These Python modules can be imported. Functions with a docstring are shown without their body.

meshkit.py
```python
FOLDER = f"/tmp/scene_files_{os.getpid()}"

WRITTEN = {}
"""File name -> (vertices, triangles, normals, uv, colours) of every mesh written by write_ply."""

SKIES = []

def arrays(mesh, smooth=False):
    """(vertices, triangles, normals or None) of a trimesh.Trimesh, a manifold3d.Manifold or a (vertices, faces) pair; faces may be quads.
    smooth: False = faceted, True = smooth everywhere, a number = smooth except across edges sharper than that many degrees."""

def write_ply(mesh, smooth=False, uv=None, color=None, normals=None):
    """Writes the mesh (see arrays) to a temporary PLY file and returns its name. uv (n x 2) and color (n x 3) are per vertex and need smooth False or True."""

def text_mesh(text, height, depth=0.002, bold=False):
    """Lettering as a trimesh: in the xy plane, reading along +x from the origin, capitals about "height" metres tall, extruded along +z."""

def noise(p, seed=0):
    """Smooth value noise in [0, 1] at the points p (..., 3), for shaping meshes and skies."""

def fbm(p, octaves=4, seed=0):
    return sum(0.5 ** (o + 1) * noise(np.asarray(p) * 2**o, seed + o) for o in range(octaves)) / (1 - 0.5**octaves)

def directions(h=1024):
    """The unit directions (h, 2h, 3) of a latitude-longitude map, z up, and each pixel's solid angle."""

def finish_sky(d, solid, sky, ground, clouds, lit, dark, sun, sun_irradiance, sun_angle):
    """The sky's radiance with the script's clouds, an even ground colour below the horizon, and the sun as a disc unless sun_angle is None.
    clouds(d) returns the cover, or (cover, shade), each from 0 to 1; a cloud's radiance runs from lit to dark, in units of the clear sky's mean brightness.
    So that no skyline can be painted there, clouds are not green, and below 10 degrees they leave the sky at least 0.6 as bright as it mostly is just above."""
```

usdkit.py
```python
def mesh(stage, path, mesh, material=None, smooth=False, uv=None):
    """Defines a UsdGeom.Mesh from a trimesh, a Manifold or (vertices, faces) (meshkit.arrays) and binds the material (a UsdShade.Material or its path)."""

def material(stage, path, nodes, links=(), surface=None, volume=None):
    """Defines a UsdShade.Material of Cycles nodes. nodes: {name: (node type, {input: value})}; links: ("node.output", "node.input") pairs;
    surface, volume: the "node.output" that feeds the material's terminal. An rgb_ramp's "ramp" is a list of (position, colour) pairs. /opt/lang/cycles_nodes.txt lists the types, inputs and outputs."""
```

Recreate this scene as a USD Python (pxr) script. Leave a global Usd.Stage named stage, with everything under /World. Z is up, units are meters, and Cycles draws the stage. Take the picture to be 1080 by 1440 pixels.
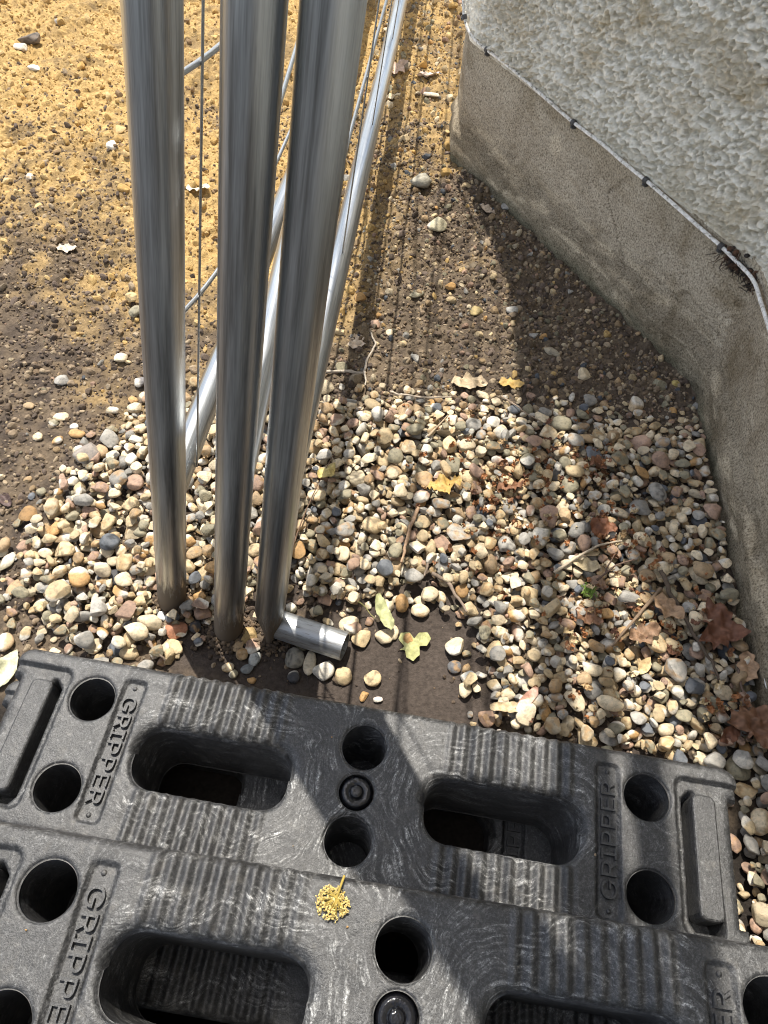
import math, numpy as np, trimesh, usdkit, meshkit
from pxr import Usd, UsdGeom, UsdLux, UsdShade, Gf, Sdf, Vt
from scipy.spatial import Delaunay, cKDTree
from scipy.ndimage import gaussian_filter
from shapely.geometry import Polygon, Point, box as sbox, LineString
from shapely import contains_xy
import shapely

stage = Usd.Stage.CreateInMemory()
UsdGeom.SetStageUpAxis(stage, "Z"); UsdGeom.SetStageMetersPerUnit(stage, 1.0)
WORLD = UsdGeom.Xform.Define(stage, "/World")
UsdGeom.Scope.Define(stage, "/World/Looks")

# ------------------------------------------------------------------ camera, sky, sun
CAM_R = np.array([[0.98593, 0.15942, 0.04970], [0.15839, -0.80977, -0.56496], [-0.04983, 0.56488, -0.82367]])
CAM_P = np.array([0.0192, -0.1823, 0.9270])
FPX = 1040.0
EXPOSURE = 1.0
SUN_AZ, SUN_EL = math.atan2(-0.335, 0.942), math.radians(67)
SUN_I, SKY_S = 1.0, 0.11
u_, s_, vt_ = np.linalg.svd(CAM_R); CAM_R = u_ @ vt_
cam = UsdGeom.Camera.Define(stage, "/World/camera")
m = np.eye(4); m[:3, 0], m[:3, 1], m[:3, 2], m[:3, 3] = CAM_R[0], -CAM_R[1], -CAM_R[2], CAM_P
cam.AddTransformOp().Set(Gf.Matrix4d(*m.T.ravel().tolist()))
cam.CreateHorizontalApertureAttr(36.0); cam.CreateVerticalApertureAttr(48.0)
cam.CreateFocalLengthAttr(36.0 * FPX / 1080.0); cam.CreateClippingRangeAttr(Gf.Vec2f(0.02, 1000))
cam.CreateExposureAttr(EXPOSURE)
dome = UsdLux.DomeLight.Define(stage, "/World/sky")
sky_m = usdkit.material(stage, "/World/Looks/sky", {
    "s": ("sky_texture", {"sky_type": "single_scattering", "sun_disc": False, "sun_elevation": SUN_EL, "sun_rotation": SUN_AZ, "air_density": 1.0, "aerosol_density": 1.5}),
    "tc": ("texture_coordinate", {}), "n": ("noise_texture", {"scale": 2.2, "detail": 6, "roughness": 0.6}), "r": ("rgb_ramp", {"ramp": [(0.44, (0, 0, 0)), (0.60, (1, 1, 1))]}),  # noise clouds, added to whiten the fill light
    "w": ("hsv", {"saturation": 0.15, "value": 1.5}), "m": ("mix_color", {"use_clamp": False}),
    "b": ("background_shader", {"strength": SKY_S})}, [("tc.generated", "n.vector"), ("n.fac", "r.fac"), ("r.color", "m.fac"), ("s.color", "m.a"), ("s.color", "w.color"), ("w.color", "m.b"), ("m.result", "b.color")], surface="b.background")
UsdShade.MaterialBindingAPI.Apply(dome.GetPrim()).Bind(sky_m)
SUN_D = np.array([math.sin(SUN_AZ) * math.cos(SUN_EL), math.cos(SUN_AZ) * math.cos(SUN_EL), math.sin(SUN_EL)])
sun = UsdLux.DistantLight.Define(stage, "/World/sun")
zx = SUN_D; xx = np.cross([0, 0, 1.0], zx); xx /= np.linalg.norm(xx); yx = np.cross(zx, xx)
sm = np.eye(4); sm[:3, 0], sm[:3, 1], sm[:3, 2] = xx, yx, zx
sun.AddTransformOp().Set(Gf.Matrix4d(*sm.T.ravel().tolist()))
sun.CreateIntensityAttr(SUN_I); sun.CreateAngleAttr(0.5); sun.CreateNormalizeAttr(True); sun.CreateColorAttr(Gf.Vec3f(1.0, 0.94, 0.84))

# ------------------------------------------------------------------ helpers
rng = np.random.default_rng(11)
U = 0.285            # half the distance between a block's outer holes
ZT = 0.62 * U        # top of the rear stack above the soil
fbm, noise = meshkit.fbm, meshkit.noise
_names, STEELS = {}, []

def numbered(parent, name):
    k = (parent, name); n = _names.get(k, 0); _names[k] = n + 1
    return name if n == 0 else f"{name}_{n:03d}"

def tag(prim, label=None, category=None, group=None, kind=None):
    prim = prim.GetPrim() if hasattr(prim, "GetPrim") else prim
    for k, v in (("label", label), ("category", category), ("group", group), ("kind", kind)):
        if v: prim.SetCustomDataByKey(k, v)
    return prim

def xf(name, loc=(0, 0, 0), rotz=0.0, parent="/World", tilt=None):
    x = UsdGeom.Xform.Define(stage, f"{parent}/{numbered(parent, name)}")
    x.AddTranslateOp().Set(Gf.Vec3d(*map(float, loc)))
    if rotz: x.AddRotateZOp().Set(float(rotz))
    return x

def put(name, mesh, material, parent="/World", smooth=False, tint=None, flow=None, loc=None):
    if flow is None and material in STEELS: flow, smooth = mesh.metadata["flow"], True
    parent = str(parent.GetPath()) if hasattr(parent, "GetPath") else parent
    g = usdkit.mesh(stage, f"{parent}/{numbered(parent, name)}", mesh, material, smooth=smooth)
    pv = UsdGeom.PrimvarsAPI(g)
    if tint is not None:
        tint = np.asarray(tint, np.float32)
        if tint.ndim == 1: pv.CreatePrimvar("tint", Sdf.ValueTypeNames.Color3fArray, "constant").Set(Vt.Vec3fArray.FromNumpy(tint[None]))
        else: pv.CreatePrimvar("tint", Sdf.ValueTypeNames.Color3fArray, "vertex").Set(Vt.Vec3fArray.FromNumpy(tint))
    if flow is not None:
        pv.CreatePrimvar("flow", Sdf.ValueTypeNames.Float3Array, "vertex").Set(Vt.Vec3fArray.FromNumpy(np.asarray(flow, np.float32)))
    if loc is not None: g.AddTranslateOp().Set(Gf.Vec3d(*map(float, loc)))
    return g

def ray(px, py):
    return CAM_R.T @ np.array([(px - 540) / FPX, (py - 720) / FPX, 1.0])

def onz(px, py, z=0.0):
    """The point at height z that the photograph shows at this pixel (measuring only)."""
    d = ray(px, py); return CAM_P + d * (z - CAM_P[2]) / d[2]

def onplane(px, py, p0, n):
    d = ray(px, py); return CAM_P + d * np.dot(np.asarray(p0) - CAM_P, n) / np.dot(d, n)

def frames(p):
    p = np.asarray(p, float); t = np.gradient(p, axis=0); t /= np.linalg.norm(t, axis=1, keepdims=True) + 1e-12
    ref = np.where(np.abs(t[:, 2:]) < 0.9, [[0, 0, 1.0]], [[1.0, 0, 0]])
    a = np.cross(t, ref); a /= np.linalg.norm(a, axis=1, keepdims=True)
    # keep the frame steady
    for i in range(1, len(a)):
        v = a[i - 1] - t[i] * np.dot(a[i - 1], t[i]); a[i] = v / (np.linalg.norm(v) + 1e-12)
    return p, t, a, np.cross(t, a)

def tube(p, r, sides=10, caps=True):
    p, t, a, b = frames(p); r = np.broadcast_to(r, (len(p),)); ang = np.arange(sides) * 2 * np.pi / sides
    L_ = np.r_[0, np.cumsum(np.linalg.norm(np.diff(p, axis=0), axis=1))]
    fl = np.stack([np.tile(np.cos(ang), (len(p), 1)), np.tile(np.sin(ang), (len(p), 1)), np.repeat(L_[:, None], sides, 1)], -1).reshape(-1, 3) + p[0].sum() * 7
    v = p[:, None] + r[:, None, None] * (np.cos(ang)[None, :, None] * a[:, None] + np.sin(ang)[None, :, None] * b[:, None])
    i, j = np.meshgrid(np.arange(len(p) - 1), np.arange(sides), indexing="ij")
    q = np.stack([i * sides + j, i * sides + (j + 1) % sides, (i + 1) * sides + (j + 1) % sides, (i + 1) * sides + j], -1).reshape(-1, 4)
    f = np.vstack([q[:, [0, 1, 2]], q[:, [0, 2, 3]]]); v = v.reshape(-1, 3)
    if caps:
        n = len(v); v = np.vstack([v, p[0], p[-1]]); k = np.arange(sides); l = (len(p) - 1) * sides
        f = np.vstack([f, np.stack([(k + 1) % sides, k, np.full(sides, n)], 1), np.stack([l + k, l + (k + 1) % sides, np.full(sides, n + 1)], 1)]); fl = np.vstack([fl, fl[0], fl[-1]])
    out = trimesh.Trimesh(v, f, process=False); out.metadata["flow"] = fl
    return out

def lathe(profile, sides=32):
    """profile: (r, z) from the axis at the top outwards and down."""
    m = trimesh.creation.revolve(np.array(profile)[::-1], sections=sides); return m

def grid_mesh(P):
    """P (n, m, 3) -> quads; faces look along dP/di x dP/dj."""
    n, m_ = P.shape[:2]; k = np.arange(n * m_).reshape(n, m_)
    q = np.stack([k[:-1, :-1], k[1:, :-1], k[1:, 1:], k[:-1, 1:]], -1).reshape(-1, 4)
    return trimesh.Trimesh(P.reshape(-1, 3), np.vstack([q[:, [0, 1, 2]], q[:, [0, 2, 3]]]), process=False)

cat = trimesh.util.concatenate
def sstep(a, b, x):
    t = np.clip((x - a) / (b - a), 0, 1); return t * t * (3 - 2 * t)
def lerp(a, b, t): return np.asarray(a) * (1 - t)[..., None] + np.asarray(b) * t[..., None]

# ------------------------------------------------------------------ materials
def mat(name, nodes, links, surface="p.BSDF"): return usdkit.material(stage, "/World/Looks/" + name, nodes, links, surface=surface)

def tinted(name, rough=0.85, n_scale=200, lo=0.65, hi=1.3, bump=0.0006, b_scale=400, spec=0.3, hue=0.0):
    """Colour from the mesh's own tint, mottled by noise, with fine relief."""
    return mat(name, {
        "a": ("attribute", {"attribute": "tint"}), "g": ("geometry", {}),
        "n": ("noise_texture", {"scale": n_scale, "detail": 5, "roughness": 0.65}),
        "r": ("rgb_ramp", {"ramp": [(0.25, (lo,) * 3), (0.5, (1, 1, 1)), (0.78, (hi, hi * (1 - hue), hi * (1 - 2 * hue)))]}),
        "m": ("mix_color", {"blend_type": "multiply", "fac": 1.0, "use_clamp": False}),
        "n2": ("noise_texture", {"scale": b_scale, "detail": 4, "roughness": 0.7}),
        "b": ("bump", {"distance": bump, "strength": 1.0, "use_object_space": False}),
        "p": ("principled_bsdf", {"roughness": rough, "specular_ior_level": spec})},
        [("g.position", "n.vector"), ("g.position", "n2.vector"), ("n.fac", "r.fac"), ("a.color", "m.a"), ("r.color", "m.b"), ("m.result", "p.base_color"), ("n2.fac", "b.height"), ("b.normal", "p.normal")])

M_SOIL = tinted("soil", 0.95, 160, 0.55, 1.45, 0.0035, 260, 0.15)
M_CRUMB = tinted("crumb", 0.95, 300, 0.6, 1.35, 0.0008, 700, 0.15)
M_STONE = tinted("pebble", 0.6, 190, 0.5, 1.3, 0.0012, 480, 0.35, 0.06)
M_LEAF = tinted("dry_leaf", 0.6, 150, 0.55, 1.4, 0.0008, 300, 0.35)
M_TWIG = tinted("twig", 0.85, 250, 0.6, 1.4, 0.0008, 500, 0.2)

def rubber():
    return mat("recycled_plastic", {
        "f": ("attribute", {"attribute": "flow"}), "tc": ("texture_coordinate", {}), "wt": ("attribute", {"attribute": "tint"}),
        "w": ("noise_texture", {"scale": 14, "detail": 3}),
        "ws": ("vector_math", {"math_type": "scale", "scale": 5.0}), "wa": ("vector_math", {"math_type": "add"}),
        "n": ("noise_texture", {"scale": 1.0, "detail": 6, "roughness": 0.66, "distortion": 0.5}),
        "r": ("rgb_ramp", {"ramp": [(0.46, (0, 0, 0)), (0.55, (0.30,) * 3), (0.66, (1, 1, 1))]}),
        "big": ("noise_texture", {"scale": 13, "detail": 4, "roughness": 0.65, "distortion": 2.0}),
        "rb": ("rgb_ramp", {"ramp": [(0.38, (0.05,) * 3), (0.50, (0.4,) * 3), (0.62, (1, 1, 1))]}),
        "k0": ("math", {"math_type": "multiply"}), "k": ("math", {"math_type": "multiply"}),
        "sp": ("noise_texture", {"scale": 420, "detail": 5, "roughness": 0.75, "distortion": 1.0}),
        "rs": ("rgb_ramp", {"ramp": [(0.34, (0.35,) * 3), (0.48, (1.0,) * 3), (0.58, (2.6,) * 3), (0.68, (5.0,) * 3)]}),
        "sc": ("noise_texture", {"scale": 60, "detail": 5, "roughness": 0.7}), "rsc": ("rgb_ramp", {"ramp": [(0.56, (0, 0, 0)), (0.72, (0.35,) * 3)]}),
        "c": ("mix_color", {"a": (0.0155, 0.0155, 0.016), "b": (0.27, 0.27, 0.265)}),
        "cd": ("mix_color", {"b": (0.13, 0.12, 0.105)}),
        "cs": ("mix_color", {"blend_type": "multiply", "fac": 1.0, "use_clamp": False}),
        "rg": ("map_range", {"from_min": 0.35, "from_max": 0.65, "to_min": 0.38, "to_max": 0.54}),
        "bn": ("noise_texture", {"scale": 620, "detail": 5, "roughness": 0.7}),
        "ba": ("math", {"math_type": "multiply_add", "value2": 0.8}),
        "b": ("bump", {"distance": 0.00062, "strength": 1.0}),
        "p": ("principled_bsdf", {"specular_ior_level": 0.65})},
        [("tc.object", "w.vector"), ("w.color", "ws.vector1"), ("f.vector", "wa.vector1"), ("ws.vector", "wa.vector2"), ("wa.vector", "n.vector"), ("n.fac", "r.fac"),
         ("tc.object", "big.vector"), ("big.fac", "rb.fac"), ("r.color", "k0.value1"), ("rb.color", "k0.value2"), ("k0.value", "k.value1"), ("wt.fac", "k.value2"), ("k.value", "c.fac"),
         ("tc.object", "sp.vector"), ("sp.fac", "rs.fac"), ("c.result", "cs.a"), ("rs.color", "cs.b"), ("tc.object", "sc.vector"), ("sc.fac", "rsc.fac"), ("rsc.color", "cd.fac"), ("cs.result", "cd.a"), ("cd.result", "p.base_color"),
         ("big.fac", "rg.value"), ("rg.result", "p.roughness"), ("tc.object", "bn.vector"), ("k.value", "ba.value1"), ("bn.fac", "ba.value3"), ("ba.value", "b.height"), ("b.normal", "p.normal")])
M_RUBBER = rubber()
M_BOLT = mat("black_gloss", {"g": ("geometry", {}), "n": ("noise_texture", {"scale": 300, "detail": 3}), "b": ("bump", {"distance": 0.0008, "strength": 0.6}),
    "p": ("principled_bsdf", {"base_color": (0.004, 0.004, 0.005), "roughness": 0.06, "specular_ior_level": 0.5})}, [("g.position", "n.vector"), ("n.fac", "b.height"), ("b.normal", "p.normal")])

def galv(name="galvanised_steel", dirty=0.75, r0=0.25, r1=0.39):
    return mat(name, {
        "g": ("geometry", {}), "fl": ("attribute", {"attribute": "flow"}), "sx": ("separate_xyz", {}),
        "mp": ("mapping", {"scale": (16, 16, 9)}), "n": ("noise_texture", {"scale": 1.0, "detail": 4, "roughness": 0.6}),
        "mp2": ("mapping", {"scale": (2.2, 2.2, 4)}), "n2": ("noise_texture", {"scale": 1.0, "detail": 5, "roughness": 0.7}),
        "rg": ("map_range", {"from_min": 0.3, "from_max": 0.7, "to_min": r0, "to_max": r1}),
        "c": ("rgb_ramp", {"ramp": [(0.3, (0.30, 0.312, 0.32)), (0.5, (0.43, 0.443, 0.45)), (0.72, (0.57, 0.583, 0.59))]}),
        "h": ("map_range", {"from_min": 0.015, "from_max": 0.12, "to_min": 1.0, "to_max": 0.0, "clamp": True}),
        "mp3": ("mapping", {"scale": (7, 7, 45)}), "n3": ("noise_texture", {"scale": 1.0, "detail": 6, "roughness": 0.75}),
        "d": ("math", {"math_type": "multiply_add", "value2": dirty}), "dr": ("rgb_ramp", {"ramp": [(0.74, (0, 0, 0)), (1.0, (1, 1, 1))]}),
        "b": ("bump", {"distance": 0.00025, "strength": 0.5}),
        "p": ("principled_bsdf", {"metallic": 1.0}), "soil": ("principled_bsdf", {"base_color": (0.10, 0.075, 0.05), "roughness": 0.9}),
        "mx": ("mix_closure", {})},
        [("fl.vector", "mp.vector"), ("mp.vector", "n.vector"), ("fl.vector", "mp2.vector"), ("mp2.vector", "n2.vector"), ("n2.fac", "c.fac"), ("n2.fac", "rg.value"),
         ("c.color", "p.base_color"), ("rg.result", "p.roughness"), ("n.fac", "b.height"), ("b.normal", "p.normal"),
         ("g.position", "sx.vector"), ("sx.z", "h.value"), ("fl.vector", "mp3.vector"), ("mp3.vector", "n3.vector"), ("h.result", "d.value1"), ("n3.fac", "d.value3"), ("d.value", "dr.fac"),
         ("dr.color", "mx.fac"), ("p.BSDF", "mx.closure1"), ("soil.BSDF", "mx.closure2")], surface="mx.closure")
M_GALV = galv(); M_GALV_CLEAN = galv("dull_galvanised_steel", 0.30, 0.42, 0.6); STEELS += [M_GALV, M_GALV_CLEAN]

def wallmat(name, ramp, stain, scale=350, bump=0.0015, bscale=500, rough=0.9):
    return mat(name, {
        "g": ("geometry", {}), "n": ("noise_texture", {"scale": scale, "detail": 3, "roughness": 0.6}), "r": ("rgb_ramp", {"ramp": ramp}),
        "n2": ("noise_texture", {"scale": 9, "detail": 6, "roughness": 0.65, "distortion": 0.6}), "r2": ("rgb_ramp", {"ramp": stain}),
        "m": ("mix_color", {"blend_type": "multiply", "fac": 1.0, "use_clamp": False}),
        "a": ("attribute", {"attribute": "tint"}), "m2": ("mix_color", {"blend_type": "multiply", "fac": 1.0, "use_clamp": False}),
        "nb": ("noise_texture", {"scale": bscale, "detail": 4, "roughness": 0.7}), "b": ("bump", {"distance": bump, "strength": 1.0}),
        "p": ("principled_bsdf", {"roughness": rough, "specular_ior_level": 0.25})},
        [("g.position", "n.vector"), ("n.fac", "r.fac"), ("g.position", "n2.vector"), ("n2.fac", "r2.fac"), ("r.color", "m.a"), ("r2.color", "m.b"), ("m.result", "m2.a"), ("a.color", "m2.b"), ("m2.result", "p.base_color"),
         ("g.position", "nb.vector"), ("nb.fac", "b.height"), ("b.normal", "p.normal")])
M_PLINTH = wallmat("plinth_render", [(0.30, (0.10, 0.08, 0.055)), (0.46, (0.30, 0.262, 0.20)), (0.68, (0.50, 0.445, 0.35))], [(0.3, (0.60, 0.55, 0.47)), (0.47, (0.95, 0.93, 0.9)), (0.75, (1.15, 1.14, 1.12))], 330, 0.0022, 420)
M_ROUGH = wallmat("roughcast_paint", [(0.3, (0.55, 0.525, 0.455)), (0.55, (0.77, 0.75, 0.68)), (0.75, (0.84, 0.82, 0.75))], [(0.28, (0.70, 0.62, 0.48)), (0.42, (0.95, 0.93, 0.9)), (0.6, (1, 1, 1))], 120, 0.0032, 260, 0.8)
M_ROOF = mat("roof_tile", {"g": ("geometry", {}), "n": ("noise_texture", {"scale": 20}), "r": ("rgb_ramp", {"ramp": [(0.3, (0.12, 0.06, 0.04)), (0.7, (0.22, 0.1, 0.07))]}), "p": ("principled_bsdf", {"roughness": 0.9})}, [("g.position", "n.vector"), ("n.fac", "r.fac"), ("r.color", "p.base_color")])
M_CABLE = mat("white_cable", {"g": ("geometry", {}), "n": ("noise_texture", {"scale": 160, "detail": 5, "roughness": 0.7}), "r": ("rgb_ramp", {"ramp": [(0.36, (0.06, 0.055, 0.045)), (0.44, (0.55, 0.53, 0.48)), (0.6, (0.78, 0.77, 0.74))]}),
    "p": ("principled_bsdf", {"roughness": 0.45})}, [("g.position", "n.vector"), ("n.fac", "r.fac"), ("r.color", "p.base_color")])
M_CLIP = mat("black_clip", {"g": ("geometry", {}), "n": ("noise_texture", {"scale": 200}), "r": ("rgb_ramp", {"ramp": [(0.3, (0.02, 0.02, 0.022)), (0.7, (0.07, 0.068, 0.065))]}), "p": ("principled_bsdf", {"roughness": 0.5})}, [("g.position", "n.vector"), ("n.fac", "r.fac"), ("r.color", "p.base_color")])

# ------------------------------------------------------------------ the ground
BACK_Y = 0.31 * U
def soil_low(x, y):
    p = np.stack([x, y, np.zeros_like(x)], -1)
    far = sstep(0.55, 1.3, y) * sstep(0.25, -0.1, x) + 0.35 * sstep(0.7, 1.5, y)
    far = np.clip(far, 0, 1)
    z = (fbm(p * 5, 3, 3) - 0.5) * 0.016 * sstep(0.12, 0.5, y)
    z += far * (fbm(p * 9, 3, 9) - 0.45) * 0.045
    return z

PX = lambda *pts: np.array([onz(*q, 0.012)[:2] for q in pts])
BED = Polygon(PX((440, 556), (560, 560), (700, 572), (800, 576), (900, 596), (1000, 600), (1060, 760), (1075, 880), (1110, 1010), (1160, 1340), (1052, 1340), (1036, 1090), (830, 1048), (690, 1022),
    (692, 985), (668, 905), (684, 855), (640, 838), (606, 812), (556, 826), (490, 856), (424, 838), (400, 800), (372, 800), (345, 850), (300, 880), (262, 872), (222, 900), (168, 918), (84, 905), (22, 842), (24, 772), (60, 716),
    (112, 652), (160, 600), (215, 560), (330, 548))).buffer(0)
BARE = Polygon(PX((380, 900), (490, 862), (556, 826), (606, 812), (640, 838), (684, 855), (668, 905), (692, 985), (690, 1022), (560, 1010), (380, 965), (240, 930), (250, 890))).buffer(0)

def dist_in(poly, x, y):
    """Signed distance: positive inside."""
    pts = shapely.points(x.ravel(), y.ravel())
    d = shapely.distance(poly.exterior, pts) if poly.geom_type == "Polygon" else shapely.distance(poly.boundary, pts)
    return (np.where(contains_xy(poly, x.ravel(), y.ravel()), d, -d)).reshape(x.shape)

OCHRE, BROWN, DAMP, PALE = (0.42, 0.285, 0.12), (0.125, 0.095, 0.066), (0.058, 0.046, 0.039), (0.30, 0.25, 0.18)
def soil_tint(x, y):
    p = np.stack([x, y, np.zeros_like(x)], -1)
    a, b, c = fbm(p * 4, 4, 21), fbm(p * 22, 4, 5), fbm(p * 80, 3, 8)
    left = sstep(-0.02, -0.22, x + 0.05 * y)
    och_l = sstep(0.66, 1.0, y + (a - 0.5) * 0.7 + (b - .5) * .25)
    och_r = sstep(1.2, 1.9, y + (a - 0.5) * 0.9 + (b - .5) * .6)
    o = (och_l * left + och_r * (1 - left) * 0.75)
    o = np.clip(o * (0.42 + 0.58 * sstep(0.40, 0.58, a * 0.5 + b * 0.35 + c * 0.2)), 0, 1)
    col = lerp(DAMP, BROWN, sstep(0.35, 0.62, b * 0.6 + c * 0.4))
    col = lerp(col, BROWN, 0.6 * sstep(0.5, 0.9, y) * np.ones_like(x))
    col = lerp(col, PALE, 0.12 * (1 - left) * sstep(0.5, 0.8, y) * sstep(0.4, 0.7, c * .5 + b * .5))
    col = lerp(col, OCHRE, o)
    return np.clip(col * (0.8 + 0.4 * c[..., None]), 0, 1), o

def axis(a, b, step, lo, hi):
    core = np.arange(a, b, step); g = np.geomspace(step * 1.5, 40, 34)
    return np.concatenate([(a - np.cumsum(np.diff(np.r_[0, g])))[::-1], core, b + np.cumsum(np.diff(np.r_[0, g]))])
gx = axis(-1.50, 0.60, 0.0046, -40, 40)
gy = np.concatenate([axis(0.0, 2.75, 0.0052, -40, 40)])
X, Y = np.meshgrid(gx, gy, indexing="ij")
inner = (X > -1.55) & (X < 0.65) & (Y > -0.05) & (Y < 2.8)
Z = soil_low(X, Y)
tint, och = soil_tint(X, Y)
rough_amp = (0.003 + 0.0025 * och + 0.004 * sstep(0.55, 0.9, Y)) * sstep(0.02, 0.2, Y)
bare_d = np.full_like(X, -1.0); bare_d[inner] = dist_in(BARE, X[inner], Y[inner])
rough_amp *= 1 - 0.65 * sstep(-0.03, 0.02, bare_d)
pp = np.stack([X, Y, 0 * X], -1)
Z += rough_amp * (np.abs(noise(pp * 60, 4) - 0.5) * 2.2 + np.abs(noise(pp * 130, 6) - 0.5) * 1.4 + noise(pp * 26, 7) - 1.2)
Z = np.where((Y < BACK_Y + 0.03), np.minimum(Z, 0.001), Z) * np.where(inner, 1, sstep(6, 2, np.hypot(X, Y)))
bare_col = lerp((0.050, 0.040, 0.034), (0.082, 0.066, 0.056), fbm(pp * 30, 4, 31))
tint = lerp(tint, bare_col, sstep(-0.025, 0.015, bare_d)) if False else tint * (1 - sstep(-0.025, 0.015, bare_d))[..., None] + bare_col * sstep(-0.025, 0.015, bare_d)[..., None]
tint = lerp(tint, (0.024, 0.020, 0.017), sstep(0.10, 0.06, Y) * np.ones_like(X))  # slot shade painted into the soil: near-black beneath the blocks
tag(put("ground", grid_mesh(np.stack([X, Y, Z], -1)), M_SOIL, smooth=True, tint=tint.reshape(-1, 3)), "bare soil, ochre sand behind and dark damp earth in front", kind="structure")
from scipy.interpolate import RegularGridInterpolator
soil_z = RegularGridInterpolator((gx, gy), Z, bounds_error=False, fill_value=0.0)
def gz(x, y): return soil_z(np.stack([np.asarray(x, float), np.asarray(y, float)], -1))

# ------------------------------------------------------------------ the house corner: plinth, roughcast, cable
WA, WB, WC = np.array([-0.036, 1.453]), np.array([0.469, 0.833]), np.array([0.500, 0.330])
WZ = WC + (WC - WB) / np.linalg.norm(WC - WB) * 2.2
WA2 = WA + np.array([-0.014, 0.11])
ROUGH_Z = 0.25
def wall_path(step_fine):
    """The wall's foot line from the far chamfer round to the near side, with rounded corners; returns points and outward normals."""
    line = LineString([WA2, WA, WB, WZ])
    ls = line.length; s = np.arange(0, 1.6, step_fine); s = np.r_[s, np.linspace(1.62, ls, 12)]
    p = np.array([line.interpolate(k).coords[0] for k in s])
    sm = p.copy(); w = max(1, int(0.028 / step_fine))
    k = np.ones(2 * w + 1) / (2 * w + 1)
    n = (s < 1.55).sum()
    for c in (0, 1):
        q = np.pad(p[:n, c], w, mode="edge"); q[:w] = 2 * p[0, c] - p[w:0:-1, c]; q[-w:] = 2 * p[n - 1, c] - p[n - 2:n - 2 - w:-1, c]
        sm[:n, c] = np.convolve(q, k, "valid")
    # keep the far arris sharper than the inner corner
    wa = np.exp(-((s - 0.111) / 0.05) ** 2)[:, None]; sm = sm * (1 - 0.75 * wa) + p * 0.75 * wa
    t = np.gradient(sm, axis=0); t /= np.linalg.norm(t, axis=1, keepdims=True)
    return sm, np.stack([t[:, 1], -t[:, 0]], 1), s
house = xf("house"); tag(house, "corner of a house with grey plinth under white roughcast", "house")
wp, wn, ws = wall_path(0.0035)
zz = np.r_[-0.06, np.arange(-0.02, 0.262, 0.0035)]
S_, Z_ = np.meshgrid(ws, zz, indexing="ij")
P3 = np.concatenate([np.repeat(wp[:, None], len(zz), 1), Z_[..., None]], -1); N3 = np.concatenate([np.repeat(wn[:, None], len(zz), 1), 0 * Z_[..., None]], -1)
d = (fbm(P3 * 16, 4, 2) - 0.5) * 0.008 + (fbm(P3 * 90, 3, 4) - 0.5) * 0.0022
foot = 0.075 + 0.03 * (fbm(P3 * np.array([9, 9, 0]), 3, 12) - 0.5)          # the old mortar skirt at the foot
d += 0.012 * sstep(foot + 0.012, foot - 0.02, Z_) * (0.45 + 1.1 * fbm(P3 * 22, 4, 14)) - 0.006 * sstep(0.06, 0.0, Z_) * fbm(P3 * 40, 3, 15)
chip = sstep(0.60, 0.70, fbm(P3 * np.array([14, 14, 26]), 4, 33)); d -= 0.0035 * chip * sstep(0.17, 0.1, Z_)
Pw = P3 + N3 * d[..., None]
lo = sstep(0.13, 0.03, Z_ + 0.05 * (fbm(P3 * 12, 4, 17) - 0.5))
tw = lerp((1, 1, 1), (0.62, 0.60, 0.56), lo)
streak = sstep(0.52, 0.66, fbm(P3 * np.array([18, 18, 60]), 5, 41)) * sstep(0.15, 0.07, Z_) * sstep(0.0, 0.03, Z_)
tw = lerp(tw, (1.35, 1.33, 1.28), 0.8 * streak)
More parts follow.
